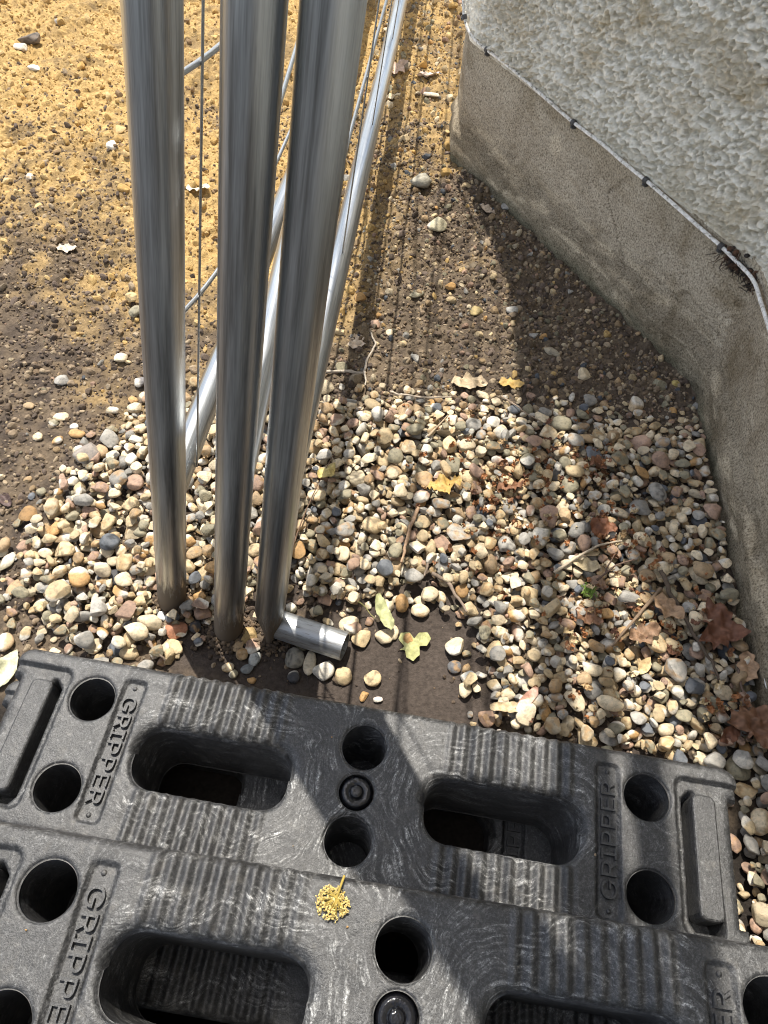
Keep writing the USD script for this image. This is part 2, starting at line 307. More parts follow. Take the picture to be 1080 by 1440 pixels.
moss = sstep(0.035, 0.0, Z_ + 0.03 * (fbm(P3 * 25, 3, 18) - 0.5)); tw = lerp(tw, (0.36, 0.38, 0.33), moss)
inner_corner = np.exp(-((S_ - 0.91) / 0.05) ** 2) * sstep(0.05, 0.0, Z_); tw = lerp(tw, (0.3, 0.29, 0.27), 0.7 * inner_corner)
crk = np.abs(S_ - (0.63 + 0.05 * np.sin(Z_ * 26) + 0.03 * (fbm(P3 * np.array([3, 3, 40]), 3, 51) - .5))); Pw -= N3 * (0.002 * sstep(0.0026, 0.0006, crk) * sstep(0.02, 0.06, Z_))[..., None]; tw = lerp(tw, (0.45, 0.42, 0.38), 0.8 * sstep(0.003, 0.0006, crk) * sstep(0.02, 0.05, Z_) * sstep(0.24, 0.19, Z_))
trow = sstep(0.55, 0.75, fbm(np.concatenate([S_[..., None] * 9, (Z_ + 0.25 * S_)[..., None] * 55, 0 * S_[..., None]], -1), 3, 57)); tw = lerp(tw, (0.84, 0.81, 0.76), 0.6 * trow)
patch = np.exp(-(((S_ - 0.42) / 0.018) ** 2 + ((Z_ - 0.185) / 0.02) ** 2) * (0.6 + fbm(P3 * 60, 3, 3))); tw = lerp(tw, (1.45, 1.45, 1.42), 0.55 * sstep(0.25, 0.5, patch))
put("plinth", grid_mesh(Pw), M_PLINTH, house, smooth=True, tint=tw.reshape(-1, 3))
# roughcast above: spattered lumps as real relief
wp2, wn2, ws2 = wall_path(0.0018)
keep = (ws2 < 1.12) | (np.arange(len(ws2)) % 8 == 0); wp2, wn2, ws2 = wp2[keep], wn2[keep], ws2[keep]
z2 = np.r_[np.arange(ROUGH_Z - 0.004, 0.60, 0.0018), np.linspace(0.65, 5.2, 34)]
S2, Z2 = np.meshgrid(ws2, z2, indexing="ij")
P2 = np.concatenate([np.repeat(wp2[:, None], len(z2), 1), Z2[..., None]], -1); N2 = np.concatenate([np.repeat(wn2[:, None], len(z2), 1), 0 * Z2[..., None]], -1)
lump = sstep(0.40, 0.72, noise(P2 * 120, 3)) * 0.55 + sstep(0.45, 0.66, noise(P2 * 215 + 7, 5)) * 0.65 + sstep(0.5, 0.75, noise(P2 * 60 + 3, 9)) * 0.4
d2 = 0.004 + lump * 0.0085 + (fbm(P2 * 250, 2, 2) - 0.5) * 0.0016
d2 *= sstep(ROUGH_Z - 0.006, ROUGH_Z + 0.012 + 0.01 * noise(P2 * 60, 8), Z2) * 0.85 + 0.15
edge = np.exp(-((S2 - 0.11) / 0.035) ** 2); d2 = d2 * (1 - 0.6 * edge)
t2 = lerp(lerp((0.74, 0.72, 0.67), (1.12, 1.12, 1.11), sstep(0.05, 0.9, lump)), (0.82, 0.77, 0.68), sstep(0.52, 0.68, fbm(P2 * 11, 4, 44)) * 0.8)  # hollows darker, crests lighter: shading of the lumps painted into the tint
t2 = lerp(t2, (0.70, 0.68, 0.62), sstep(ROUGH_Z + 0.05, ROUGH_Z, Z2 + 0.03 * (fbm(P2 * 30, 3, 4) - 0.5)) * 0.45)
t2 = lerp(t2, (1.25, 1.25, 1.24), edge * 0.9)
put("roughcast", grid_mesh(P2 + N2 * d2[..., None]), M_ROUGH, house, smooth=True, tint=t2.reshape(-1, 3))
# the rest of the house that shades the corner: back walls and an overhanging roof
E_ = WA2 + np.array([2.2, 1.1])
back = np.array([[*WZ], [WZ[0] + 3.0, WZ[1]], [WZ[0] + 3.0, E_[1] + 0.2], [*E_], [*WA2]])
Pb = np.stack([np.c_[back, np.full(len(back), -0.06)], np.c_[back, np.full(len(back), 5.2)]], 1)
put("side_wall", grid_mesh(Pb), M_ROUGH, house, tint=np.array([1.0, 1, 1]))
roof_poly = Polygon([WA2, WA, WB, WZ, back[1], back[2], E_]).buffer(0.10, join_style=2)
roof = trimesh.creation.extrude_polygon(roof_poly, 0.14, engine="earcut"); roof.apply_translation([0, 0, 5.2])
put("roof", roof, M_ROOF, house)

n1 = np.array([*wn[np.argmin(np.abs(ws - 0.5))], 0.0])
cpx = [(657, 12), (658, 22), (663, 40), (674, 56), (690, 69), (715, 88), (750, 117), (784, 147), (812, 171), (850, 199), (885, 229), (915, 253), (950, 283), (985, 314), (1018, 343), (1045, 370), (1062, 388), (1083, 419)]
n2 = np.array([*wn[np.argmin(np.abs(ws - 1.2))], 0.0])
cp = [onplane(*q, np.array([*WA, 0.0]), n1) for q in cpx[:-3]]
pts_c = np.array([q + n1 * 0.0085 for q in cp]); pts_c[0] += [0, 0, 0]
up = pts_c[0] + np.array([-0.004, 0.004, 0.08]); far = np.array([up + np.array([-0.006, 0.01, 0.15 * k]) for k in range(4)])[::-1]
kc = int(np.argmin(np.abs(ws - 0.905)))
tail = np.array([[*(wp[kc + o_] + wn[kc + o_] * 0.009), z_] for o_, z_ in ((-7, 0.2325), (0, 0.2315), (7, 0.231), (15, 0.231))] + [[*(wp[k_] + wn[k_] * 0.008), 0.231] for k_ in (kc + 40, kc + 110)])
ctrl = np.vstack([far, pts_c, tail])
tt = np.r_[0, np.cumsum(np.linalg.norm(np.diff(ctrl, axis=0), axis=1))]
from scipy.interpolate import PchipInterpolator
cc = np.stack([PchipInterpolator(tt, ctrl[:, k])(np.linspace(0, tt[-1], 260)) for k in range(3)], 1)
cable = xf("cable"); tag(cable, "thin white cable clipped along the wall where roughcast meets plinth", "cable")
put("sheath", tube(cc, 0.0030, 10), M_CABLE, cable, smooth=40)
for q in ((658, 21), (690, 69), (812, 171), (915, 253), (1018, 343)):
    c0 = onplane(*q, np.array([*WA, 0.0]), n1) + n1 * 0.008
    k = np.argmin(np.linalg.norm(cc - c0, axis=1)); ax_ = cc[k + 1] - cc[k - 1]; ax_ /= np.linalg.norm(ax_)
    s3 = np.cross(n1, ax_)
    arch = tube(np.array([cc[k] + ax_ * e for e in (-0.0042, -0.0036, 0.0036, 0.0042)]), np.array([0.0045, 0.0054, 0.0054, 0.0045]), 12)
    foot_ = trimesh.creation.box((0.008, 0.008, 0.007)); T = np.eye(4); T[:3, 0], T[:3, 1], T[:3, 2], T[:3, 3] = ax_, s3, n1, cc[k] - s3 * 0.0065 - n1 * 0.002
    foot_.apply_transform(T)
    nail = trimesh.creation.icosphere(1, 0.0024); nail.apply_translation(cc[k] - s3 * 0.0068 + n1 * 0.0022)
    put("cable_clip", cat([arch, foot_, nail]), M_CLIP, cable)

# ------------------------------------------------------------------ the fence panels
R_POST = 0.01925
def unit(v): v = np.asarray(v, float); return v / np.linalg.norm(v)
AX = {"A": unit((0.144, 0.091, 1)), "B": unit((0.124, 0.084, 1)), "C": unit((0.113, 0.083, 1))}
FOOT = {"A": onz(242, 845), "B": onz(321, 888), "C": onz(376, 890)}
def panel(key, label, th, rails, wires, length=3.4, high=2.0, bend=None):
    o = xf("mesh_fence"); tag(o, label, "fence", "stacked mesh fence panels")
    a, p0 = AX[key], FOOT[key]
    y0 = np.array([math.sin(math.radians(th)), math.cos(math.radians(th)), 0]); w = unit(y0 - a * (y0 @ a))
    at = lambda s, l: p0 + a * s + w * l
    bottom = -0.03
    ss = np.r_[np.linspace(bottom, 0.12, 16), np.linspace(0.2, high, 12)]
    if key == "C":
        mesh = tube(np.array([at(s, 0) for s in ss]), R_POST, 40); v = mesh.vertices.copy()
        sv = (v - p0) @ a; c = p0 + sv[:, None] * a; dv = v - c
        side = unit(np.cross(w, a)); k = sstep(0.065, 0.0, sv)[:, None]   # the foot is crushed flat
        dv = dv - side * (dv @ side)[:, None] * 0.62 * k + side * 0.006 * k
        mesh.vertices = c + dv
    else: mesh = tube(np.array([at(s, 0) for s in ss]), R_POST, 40)
    put("end_post", mesh, M_GALV, o, smooth=50)
    put("end_post", tube(np.array([at(s, length) for s in np.linspace(0.02, high, 8)]), R_POST, 20), M_GALV, o, smooth=50)
    for s in rails: put("rail", tube(np.array([at(s, l) for l in np.linspace(R_POST * 0.6, length - 0.01, 8)]), 0.0165 if s < 1 else 0.019, 24), M_GALV, o, smooth=50)
    def path(s):
        l = np.r_[np.linspace(0.012, 0.5, 24), np.linspace(0.6, length, 10)]
        pts = np.array([at(s, k) for k in l])
        if bend: pts += np.cross(a, w)[None] * -(bend * (1 - np.exp(-l / 0.1)))[:, None]
        return l, pts
    for s in wires:
        l, pts = path(s); put("wire", tube(pts, 0.0023, 8), M_GALV, o, smooth=50)
    l = 0.055
    while l < length:
        base = np.array([at(s, l) for s in np.linspace(rails[0], high - 0.02, 10)]); 
        if bend: base += np.cross(a, w)[None] * -(bend * (1 - math.exp(-l / 0.1)))
        base += np.cross(w, a)[None] * 0.003
        put("wire", tube(base, 0.0012, 6), M_GALV, o, smooth=50); l += 0.42
    return o, at, w, a
panel("A", "fence panel whose post stands leftmost, apart from the other two", -2.0, [0.229, 1.97], [0.471, 0.678, 1.1, 1.55], bend=0.035)
panel("B", "fence panel with the middle one of the three steel posts", -6.0, [0.293, 1.97], [0.613, 1.08, 1.55])
oC, atC, wC, aC = panel("C", "fence panel whose post has a crushed foot joined to the short stub pipe", -3.0, [0.273, 1.97], [0.528, 0.80, 1.2, 1.6])
s0, s1 = np.array([-0.150, 0.2330, 0.021]), np.array([-0.052, 0.2155, 0.024]); dr = unit(s1 - s0)
outer = tube(np.array([s0 + dr * k for k in np.linspace(0, np.linalg.norm(s1 - s0), 10)]), R_POST, 36, caps=False)
inner_t = tube(np.array([s0 + dr * k for k in np.linspace(0, np.linalg.norm(s1 - s0), 10)]), R_POST - 0.0022, 36, caps=False); inner_t.invert()
rim = np.arange(36); n9 = 9 * 36
rimv = np.vstack([outer.vertices[n9:n9 + 36], inner_t.vertices[n9:n9 + 36]])
rimf = np.vstack([np.stack([rim, (rim + 1) % 36, 36 + (rim + 1) % 36], 1), np.stack([rim, 36 + (rim + 1) % 36, 36 + rim], 1)])
stub = cat([outer, inner_t, trimesh.Trimesh(rimv, rimf, process=False)]); stub.metadata["flow"] = np.vstack([outer.metadata["flow"], inner_t.metadata["flow"], np.zeros((72, 3))])
put("stub_pipe", stub, M_GALV_CLEAN, oC, smooth=40)

# ------------------------------------------------------------------ the fence blocks
def rrect(x0, y0, x1, y1, r, n=8): return sbox(x0 + r, y0 + r, x1 - r, y1 - r).buffer(r, quad_segs=n)
HALF, WID, TALL = 1.33, 0.312, 0.45
outline = rrect(-HALF, -WID, HALF, WID, 0.055)
for sx in (-1, 1): outline = outline.difference(rrect(sx * HALF - 0.03, -0.2, sx * HALF + 0.03, 0.2, 0.006))
RH = 0.0785
hole_c = [(u, v) for u in (-1, 0, 1) for v in (-0.157, 0.157)]
holes = [Point(c).buffer(RH, quad_segs=14) for c in hole_c]
slots = [rrect(-0.785, -0.112, -0.238, 0.100, 0.085), rrect(0.238, -0.112, 0.772, 0.100, 0.085)]
bolt_r = 0.060
bolt_hole = Point(0, 0).buffer(bolt_r, quad_segs=10)
plates = [rrect(-0.907, -0.25, -0.820, 0.25, 0.02), rrect(0.820, -0.25, 0.907, 0.25, 0.02)]
recess = [rrect(-1.5, -0.25, -1.098, 0.25, 0.035), rrect(1.098, -0.25, 1.5, 0.25, 0.035)]
pits = [Polygon([(k * 1.133, 0.175), (k * 1.133, -0.205), (k * 1.150, -0.228), (k * 1.235, -0.228), (k * 1.235, -0.15), (k * 1.165, -0.15), (k * 1.165, 0.20), (k * 1.157, 0.20)]).buffer(0.004) for k in (-1, 1)]

def block_body():
    dom = outline
    for h in holes + slots + [bolt_hole]: dom = dom.difference(h)
    loops = [dom.exterior] + list(dom.interiors)
    step = 0.0068
    bpts = []
    ring_idx, n = [], 0
    for L in loops:
        k = max(8, int(L.length / step)); q = np.array([L.interpolate(t, normalized=True).coords[0] for t in np.arange(k) / k])
        bpts.append(q); ring_idx.append(np.arange(n, n + k)); n += k
    B = np.vstack(bpts)
    xs = np.arange(-HALF, HALF, 0.0072); ys = np.arange(-WID, WID, 0.0072 * 0.866)
    GX, GY = np.meshgrid(xs, ys); GX = GX + (np.arange(len(ys)) % 2)[:, None] * 0.0036
    I = np.c_[GX.ravel(), GY.ravel()]
    extra = []
    for poly in plates + recess + pits:
        for off in (-0.0012, 0.0055):
            r_ = poly.buffer(off).exterior; k = int(r_.length / 0.006); extra.append(np.array([r_.interpolate(t, normalized=True).coords[0] for t in np.arange(k) / k]))
    for L in loops:
        poly = Polygon(L)
        for off in (0.004, 0.010, 0.018):
            r_ = (poly.buffer(-off) if L is dom.exterior else poly.buffer(off)).exterior
            k = int(r_.length / 0.007); extra.append(np.array([r_.interpolate(t, normalized=True).coords[0] for t in np.arange(k) / k]))
    Ex = np.vstack(extra); Ex = Ex[contains_xy(dom, Ex[:, 0], Ex[:, 1])]
    Ex = Ex[cKDTree(B).query(Ex)[0] > 0.003]
    I = I[contains_xy(dom, I[:, 0], I[:, 1])]; I = I[cKDTree(np.vstack([B, Ex])).query(I)[0] > 0.0048]
    V = np.vstack([B, Ex, I]); T = Delaunay(V).simplices
    ctr = V[T].mean(1); T = T[contains_xy(dom, ctr[:, 0], ctr[:, 1])]
    ar = np.cross(V[T[:, 1]] - V[T[:, 0]], V[T[:, 2]] - V[T[:, 0]]); T = np.where((ar > 0)[:, None], T, T[:, ::-1]); T = T[np.abs(ar) > 1e-9]
    u, v = V[:, 0], V[:, 1]
    pt = shapely.points(u, v)
    dist = lambda g: shapely.distance(g, pt)
    ins = lambda g: contains_xy(g, u, v) | (dist(g) < 1e-7)
    z = np.zeros(len(V))
    def fillet(dd, r): t = np.clip(1 - dd / r, 0, 1); return -r * (1 - np.sqrt(1 - t * t * 0.995))
    d_out = dist(outline.exterior)
    d_slot = np.minimum(dist(slots[0]), dist(slots[1]))
    d_hole = np.min([dist(h) for h in holes], 0)
    # gentle crown on the rails, ridges across them
    ua = np.abs(u); vm = sstep(0.105, 0.135, np.abs(v))
    rail = sstep(0.265, 0.325, ua) * sstep(0.775, 0.715, ua) * sstep(0.10, 0.125, np.abs(v))
    ph = (ua - 0.30) / 0.0475 * 2 * np.pi
    ridge = 0.5 + 0.5 * np.cos(ph) + 0.25 * (fbm(np.c_[u * 14, v * 9, 0 * u], 3, 6) - 0.5) - 0.5
    z += 0.0155 * rail * ridge * (0.75 + 0.6 * fbm(np.c_[u * 5, v * 16, 0 * u], 3, 16))
    roundr = 0.030 + 0.030 * sstep(0.0, 0.1, v) * rail
    z += fillet(d_out, 0.034) + fillet(d_slot, 0.022) + np.where(v > 0, fillet(d_slot, 0.05) * 0.7, 0)
    z += fillet(d_hole, 0.014) + fillet(dist(bolt_hole), 0.010)
    for g in plates: z -= 0.015 * sstep(0.0, 0.0045, np.where(ins(g), dist(g.exterior), 0))
    for g in recess: z -= 0.020 * sstep(0.0, 0.005, np.where(ins(g), dist(g.exterior), 0))
    for g in pits: z -= 0.10 * sstep(0.0, 0.004, np.where(ins(g), dist(g.exterior), 0))
    z += (fbm(np.c_[u, v, 0 * u] * 9, 3, 2) - 0.5) * 0.006 + (fbm(np.c_[u, v, 0 * u] * 60, 2, 3) - 0.5) * 0.0022
    top = np.c_[V, z]
    nb = len(V); verts, faces = [top], [T]
    # walls down, then the underside
    zl = [-0.03, -0.10, -0.22, -TALL + 0.02, -TALL]
    cnt = nb
    rows_all = []
    for L, idx in zip(loops, ring_idx):
        prev = idx; rows = [idx]
        poly_ext = L is dom.exterior
        nrm = B[idx] - np.array(Polygon(L).centroid.coords[0])
        for j, zz_ in enumerate(zl):
            q = B[idx].copy()
            if poly_ext: q = q * [1 + 0.01 * zz_, 1 + 0.11 * zz_] * (0.985 if j == len(zl) - 1 else 1)
            rib = 0.0
            row = np.c_[q, np.full(len(idx), zz_)]
            if j == 0: row[:, 2] = np.minimum(row[:, 2], z[idx] - 0.004)
            verts.append(row); cur = np.arange(cnt, cnt + len(idx)); cnt += len(idx)
            a, b = prev, np.roll(prev, -1); c, e = np.roll(cur, -1), cur
            f1 = np.vstack([np.stack([a, e, c], 1), np.stack([a, c, b], 1)])
            # orient outward from the solid
            faces.append(f1 if Polygon(L).exterior.is_ccw else f1[:, ::-1])
            prev = cur; rows.append(cur)
        rows_all.append(prev)
    # underside: triangulate the same domain coarsely from the boundary rings
    Bi = np.concatenate(rows_all); BV = np.vstack(verts)[Bi][:, :2]
    T2 = Delaunay(BV).simplices; c2 = BV[T2].mean(1); T2 = T2[contains_xy(dom, c2[:, 0], c2[:, 1])]
    ar2 = np.cross(BV[T2[:, 1]] - BV[T2[:, 0]], BV[T2[:, 2]] - BV[T2[:, 0]]); T2 = np.where((ar2 < 0)[:, None], T2, T2[:, ::-1])
    faces.append(Bi[T2])
    VV = np.vstack(verts); FF = np.vstack(faces)
    pt_all = shapely.points(VV[:, 0], VV[:, 1])
    ds = np.minimum(shapely.distance(slots[0], pt_all), shapely.distance(slots[1], pt_all))
    dh = np.min([shapely.distance(h, pt_all) for h in holes], 0)
    wv = fbm(np.c_[VV[:, :2] * 6, VV[:, 2:] * 6], 3, 77)
    f = np.c_[(np.minimum(ds, 0.30) * 70 + np.exp(-dh / 0.05) * 6 + wv * 12 + VV[:, 2] * 30), VV[:, 0] * 2.6 + 2 * wv, VV[:, 1] * 2.2 + 1.5 * wv]
    wgt = 0.22 + np.exp(-(np.abs(VV[:, 0]) / 0.26) ** 4) + 0.8 * np.exp(-((np.abs(VV[:, 0]) - 0.80) / 0.05) ** 2) * 0.3 + 0.40 * (np.abs(VV[:, 0]) < 0.78) * (np.abs(VV[:, 1]) > 0.1)
    return trimesh.Trimesh(VV * U, FF, process=False), f, np.repeat(np.clip(wgt, 0, 1)[:, None], 3, 1)

def lug(sx):
    c = rrect(1.158, -0.198, 1.240, 0.200, 0.022)
    mb = trimesh.creation.extrude_polygon(c, 0.10, engine="earcut"); mb.apply_translation([0, 0, -0.108])
    ring = np.array(c.exterior.coords)[:-1]; ctr = ring.mean(0); k = len(ring)
    def row(off, zz): q = np.array(c.buffer(off).exterior.coords)[:-1]; return q, zz
    # bevelled top
    rows = [(0.0, -0.008), (-0.003, -0.002), (-0.008, 0.001)]
    v, f = [], []; prev = None; n = 0
    for off, zz_ in rows:
        e = c.buffer(off, quad_segs=8).exterior
        q = np.array([e.interpolate(t, normalized=True).coords[0] for t in np.arange(64) / 64]); v.append(np.c_[q, np.full(64, zz_)])
        cur = np.arange(n, n + 64); n += 64
        if prev is not None:
            a, b, cc_, dd = prev, np.roll(prev, -1), np.roll(cur, -1), cur
            f.append(np.vstack([np.stack([a, b, cc_], 1), np.stack([a, cc_, dd], 1)]))
        prev = cur
    v.append([[ctr[0], ctr[1], 0.0012]]); f.append(np.stack([prev, np.roll(prev, -1), np.full(64, n)], 1))
    V = np.vstack(v); F = np.vstack(f)
    e = Polygon(V[:64, :2]).exterior.is_ccw
    if not e: F = F[:, ::-1]
    # sides
    low = V[:64].copy(); low[:, 2] = -0.10; o = len(V); V = np.vstack([V, low]); k = np.arange(64)
    side = np.vstack([np.stack([o + k, o + (k + 1) % 64, (k + 1) % 64], 1), np.stack([o + k, (k + 1) % 64, k], 1)]); F = np.vstack([F, side if e else side[:, ::-1]])
    V[:, 2] -= 0.004
    if sx < 0: V = V * [-1, -1, 1]
    return trimesh.Trimesh(V * U, F, process=False)

def lettering(sx):
    t = meshkit.text_mesh("GRIPPER", 1.0, 0.02)
    b = t.bounds; v = t.vertices.copy(); v[:, 0] = (v[:, 0] - b[0, 0]) / (b[1, 0] - b[0, 0]) * 0.375 - 0.1875; v[:, 1] = (v[:, 1] - b[0, 1]) / (b[1, 1] - b[0, 1]) * 0.052 - 0.026; v[:, 2] = v[:, 2] / 0.02 * 0.0155
    top = v[:, 2] > 0.003
    # left plate reads downwards with the letters' tops to the right; the right plate is the same turned half round
    w = np.c_[v[:, 1] - 0.865 + 0.001, -v[:, 0], v[:, 2] - 0.0158]
    if sx > 0: w = w * [-1, -1, 1]
    lm = trimesh.Trimesh(w * U, t.faces, process=False)
    dots = []
    for yy in (0.222, -0.222):
        s = trimesh.creation.icosphere(2, 0.0085); s.apply_scale([1, 1, 0.7]); s.apply_translation([sx * 0.865, yy, -0.0145]); dots.append(s)
        ring = trimesh.creation.torus(0.0175, 0.0016, 24, 6) if False else None
    for q_ in dots: q_.apply_scale(U)
    return lm, dots

def fflow(mesh):
    v = np.asarray(mesh.vertices) / U; return np.c_[v[:, 0] * 60, v[:, 1] * 12, v[:, 2] * 60]

proto = UsdGeom.Xform.Define(stage, "/World/Looks/block_parts"); proto.GetPrim().SetSpecifier(Sdf.SpecifierClass)
BP = "/World/Looks/block_parts"
bm, bf, bw = block_body(); put("body", bm, M_RUBBER, BP, smooth=True, flow=bf, tint=bw)
for sx in (-1, 1):
    lm = lug(sx); put("end_lug", lm, M_RUBBER, BP, smooth=False, flow=fflow(lm), tint=np.array([.15, .15, .15]))
    tm, dm = lettering(sx); put("raised_lettering", tm, M_RUBBER, BP, flow=fflow(tm), tint=np.array([.1, .1, .1])); [put("plate_stud", q_, M_RUBBER, BP, smooth=True, flow=fflow(q_), tint=np.array([.1, .1, .1])) for q_ in dm]
prof = [(0.0, 0.004), (0.014, 0.004), (0.019, 0.001), (0.021, -0.006), (0.026, -0.010), (0.032, -0.008), (0.042, -0.006), (0.050, -0.010), (0.0555, -0.022), (0.0560, -0.09)]
bolt = lathe(prof, 40); bolt.apply_translation([0, 0, 0.004])
head = trimesh.creation.cylinder(0.013, 0.006, sections=6); head.apply_translation([0, 0, 0.009]); bolt = cat([bolt, head]); bolt.apply_scale(U)
put("centre_bolt", bolt, M_BOLT, BP, smooth=40)
cup = trimesh.creation.cylinder(bolt_r * 1.15, 0.02, sections=24); cup.apply_translation([0, 0, -0.085]); cup.apply_scale(U)
put("bolt_seat", cup, M_RUBBER, BP, flow=fflow(cup), tint=np.array([.1, .1, .1]))

def block(u, v, top, yaw, label):
    o = xf("fence_block", (u * U, v * U, ZT + top * U), yaw); tag(o, label, "fence block", "stacked fence feet")
    o.GetPrim().GetReferences().AddInternalReference(BP); o.GetPrim().SetInstanceable(True)
    return o
block(0, 0, 0, 0, "black fence foot on top of the rear stack, nearest the steel posts")
block(-0.235, 0.03, -0.46, 0.6, "black fence foot lowest in the rear stack, dim through the long slots")
block(0.213, -0.614, 0.305, 1.19, "black fence foot on top of the front stack, with the yellow flower head")
block(0.16, -0.80, -0.155, 0.8, "black fence foot under the front stack's top one, its ridges dim through the slot")
# ------------------------------------------------------------------ stones
ICO2, ICO1 = trimesh.creation.icosphere(2), trimesh.creation.icosphere(1)
CREAM, BUFF, TAN, ORANGE, PINK, GREY, BLUE, DARK, OLIVE, WHITE, RED = (.58, .485, .335), (.50, .39, .235), (.37, .265, .155), (.43, .26, .11), (.35, .235, .17), (.31, .295, .265), (.12, .13, .145), (.05, .05, .054), (.25, .225, .155), (.60, .56, .48), (.36, .17, .10)
PALETTE = [(CREAM, .23), (BUFF, .21), (TAN, .13), (ORANGE, .045), (PINK, .09), (GREY, .14), (BLUE, .04), (DARK, .02), (OLIVE, .10), (WHITE, .008)]
PCOL = np.array([c for c, _ in PALETTE]); PW = np.array([w for _, w in PALETTE]); PW = PW / PW.sum()

def stone(seed, axes, angular=0.5, base=ICO2):
    """A water-worn or broken pebble with unit-sized noise, scaled by its half axes."""
    r = np.random.default_rng(seed); v = base.vertices.copy(); o = r.uniform(0, 50, 3)
    v *= (1 + 0.34 * (fbm(v * 1.1 + o, 3, seed) - 0.5) * 1.4)[:, None]
    for _ in range(int(r.integers(1, 4) + angular * 7)):
        n = unit(r.normal(size=3)); h = r.uniform(0.48, 0.88); dd = v @ n
        v -= np.clip(dd - h, 0, None)[:, None] * n * r.uniform(0.8, 1.0)
    v = v / np.abs(v).max(0)
    return trimesh.Trimesh(v * axes, base.faces, process=False)

def facet(ms, deg=32): return trimesh.graph.smooth_shade(ms, angle=math.radians(deg), facet_minarea=None)
def stone_tint(mesh, col, seed):
    v = mesh.vertices / np.abs(mesh.vertices).max(); r = np.random.default_rng(seed + 5); o = r.uniform(0, 90, 3)
    col = np.asarray(col); k = fbm(v * 1.6 + o, 4, 3)
    t = col[None] * (0.74 + 0.55 * k)[:, None]
    u = r.random()
    if u < 0.22: t = lerp(t, np.array(WHITE) * 0.95, sstep(0.1, 0.35, v @ unit(r.normal(size=3)) + 0.5 * (k - .5)))        # chalky rind
    elif u < 0.42: t = lerp(t, np.array(ORANGE) * 0.8, 0.7 * sstep(0.5, 0.62, fbm(v * 2.2 + o + 9, 3, 8)))                  # iron stain
    elif u < 0.55: t = lerp(t, col * 0.4, sstep(0.56, 0.64, fbm(v * 3 + o + 4, 3, 6)))
    return np.clip(t, 0.01, 0.85)

def rot(q):
    w, x, y, z = q
    return np.array([[1 - 2 * (y * y + z * z), 2 * (x * y - w * z), 2 * (x * z + w * y)], [2 * (x * y + w * z), 1 - 2 * (x * x + z * z), 2 * (y * z - w * x)], [2 * (x * z - w * y), 2 * (y * z + w * x), 1 - 2 * (x * x + y * y)]])
def lying(r, tilt=0.35):
    """A turn about z followed by a small tilt: (w, x, y, z)."""
    a = r.uniform(0, 2 * np.pi); t = r.normal() * tilt; b = r.uniform(0, 2 * np.pi)
    qz = np.array([math.cos(a / 2), 0, 0, math.sin(a / 2)]); qt = np.array([math.cos(t / 2), math.sin(t / 2) * math.cos(b), math.sin(t / 2) * math.sin(b), 0])
    w1, x1, y1, z1 = qt; w2, x2, y2, z2 = qz
    return np.array([w1 * w2 - x1 * x2 - y1 * y2 - z1 * z2, w1 * x2 + x1 * w2 + y1 * z2 - z1 * y2, w1 * y2 - x1 * z2 + y1 * w2 + z1 * x2, w1 * z2 + x1 * y2 - y1 * x2 + z1 * w2])

# a raster of the heap's height, onto which the pebbles are dropped one by one
RES = 0.0016
bx0, by0, bx1, by1 = BED.bounds
rx, ry = np.arange(bx0 - 0.05, bx1 + 0.05, RES), np.arange(by0 - 0.05, by1 + 0.05, RES)
RX, RY = np.meshgrid(rx, ry, indexing="ij")
HM = gz(RX, RY)
sub = dist_in(BED, RX[::4, ::4], RY[::4, ::4])
from scipy.ndimage import zoom as nd_zoom
bed_d = np.kron(sub, np.ones((4, 4)))[:RX.shape[0], :RX.shape[1]]
OBST = [(*(FOOT[k] + AX[k] * 0.02)[:2], 0.0205) for k in "ABC"] + [(*(s0 + (s1 - s0) * t)[:2], 0.021) for t in (0.1, .3, .5, .7, .9, 1.0)]
blocked = RY < BACK_Y + 0.006
blocked &= ~(RX > 0.375)
for ox, oy, r_ in OBST: blocked |= np.hypot(RX - ox, RY - oy) < r_
# the wall's foot
wl = Polygon(np.vstack([wp[::6] + wn[::6] * 0.012, [[2, wp[-1][1]], [2, 2]]])).buffer(0)
blocked |= contains_xy(wl, RX.ravel(), RY.ravel()).reshape(RX.shape)
blocked |= (RX < 0.385) & (RX > -0.385) & (RY < BACK_Y + 0.006)
prng = np.random.default_rng(5)
ok_i, ok_j = np.nonzero((bed_d > 0.004) & ~blocked)
edge_i, edge_j = np.nonzero((bed_d > -0.03) & (bed_d <= 0.004) & ~blocked)
PEB = []
def drop(i, j, axes, q, commit=False):
    """Rest an ellipsoid at raster cell (i, j); returns its centre's height."""
    Rm = rot(q); M = Rm @ np.diag(1 / axes ** 2) @ Rm.T
    reach = axes.max(); k = int(reach / RES) + 1
    a0, a1, b0, b1 = max(i - k, 0), min(i + k + 1, HM.shape[0]), max(j - k, 0), min(j + k + 1, HM.shape[1])
    dx = (np.arange(a0, a1) - i)[:, None] * RES; dy = (np.arange(b0, b1) - j)[None] * RES
    B = M[0, 2] * dx + M[1, 2] * dy; Cq = M[0, 0] * dx * dx + 2 * M[0, 1] * dx * dy + M[1, 1] * dy * dy - 1
    disc = B * B - M[2, 2] * Cq; inside = disc > 0
    if blocked[a0:a1, b0:b1][inside].any(): return None
    rt = np.sqrt(np.where(inside, disc, 0)); lowz, top = (-B - rt) / M[2, 2], (-B + rt) / M[2, 2]
    gap = np.where(inside, HM[a0:a1, b0:b1] - lowz, -9); zc = np.sort(gap[inside])[int(inside.sum() * 0.97)]     # settles into its neighbours a little
    if commit: HM[a0:a1, b0:b1] = np.where(inside, np.maximum(HM[a0:a1, b0:b1], zc + top), HM[a0:a1, b0:b1])
    return zc
SHAPES = []
N_SHAPE = 36
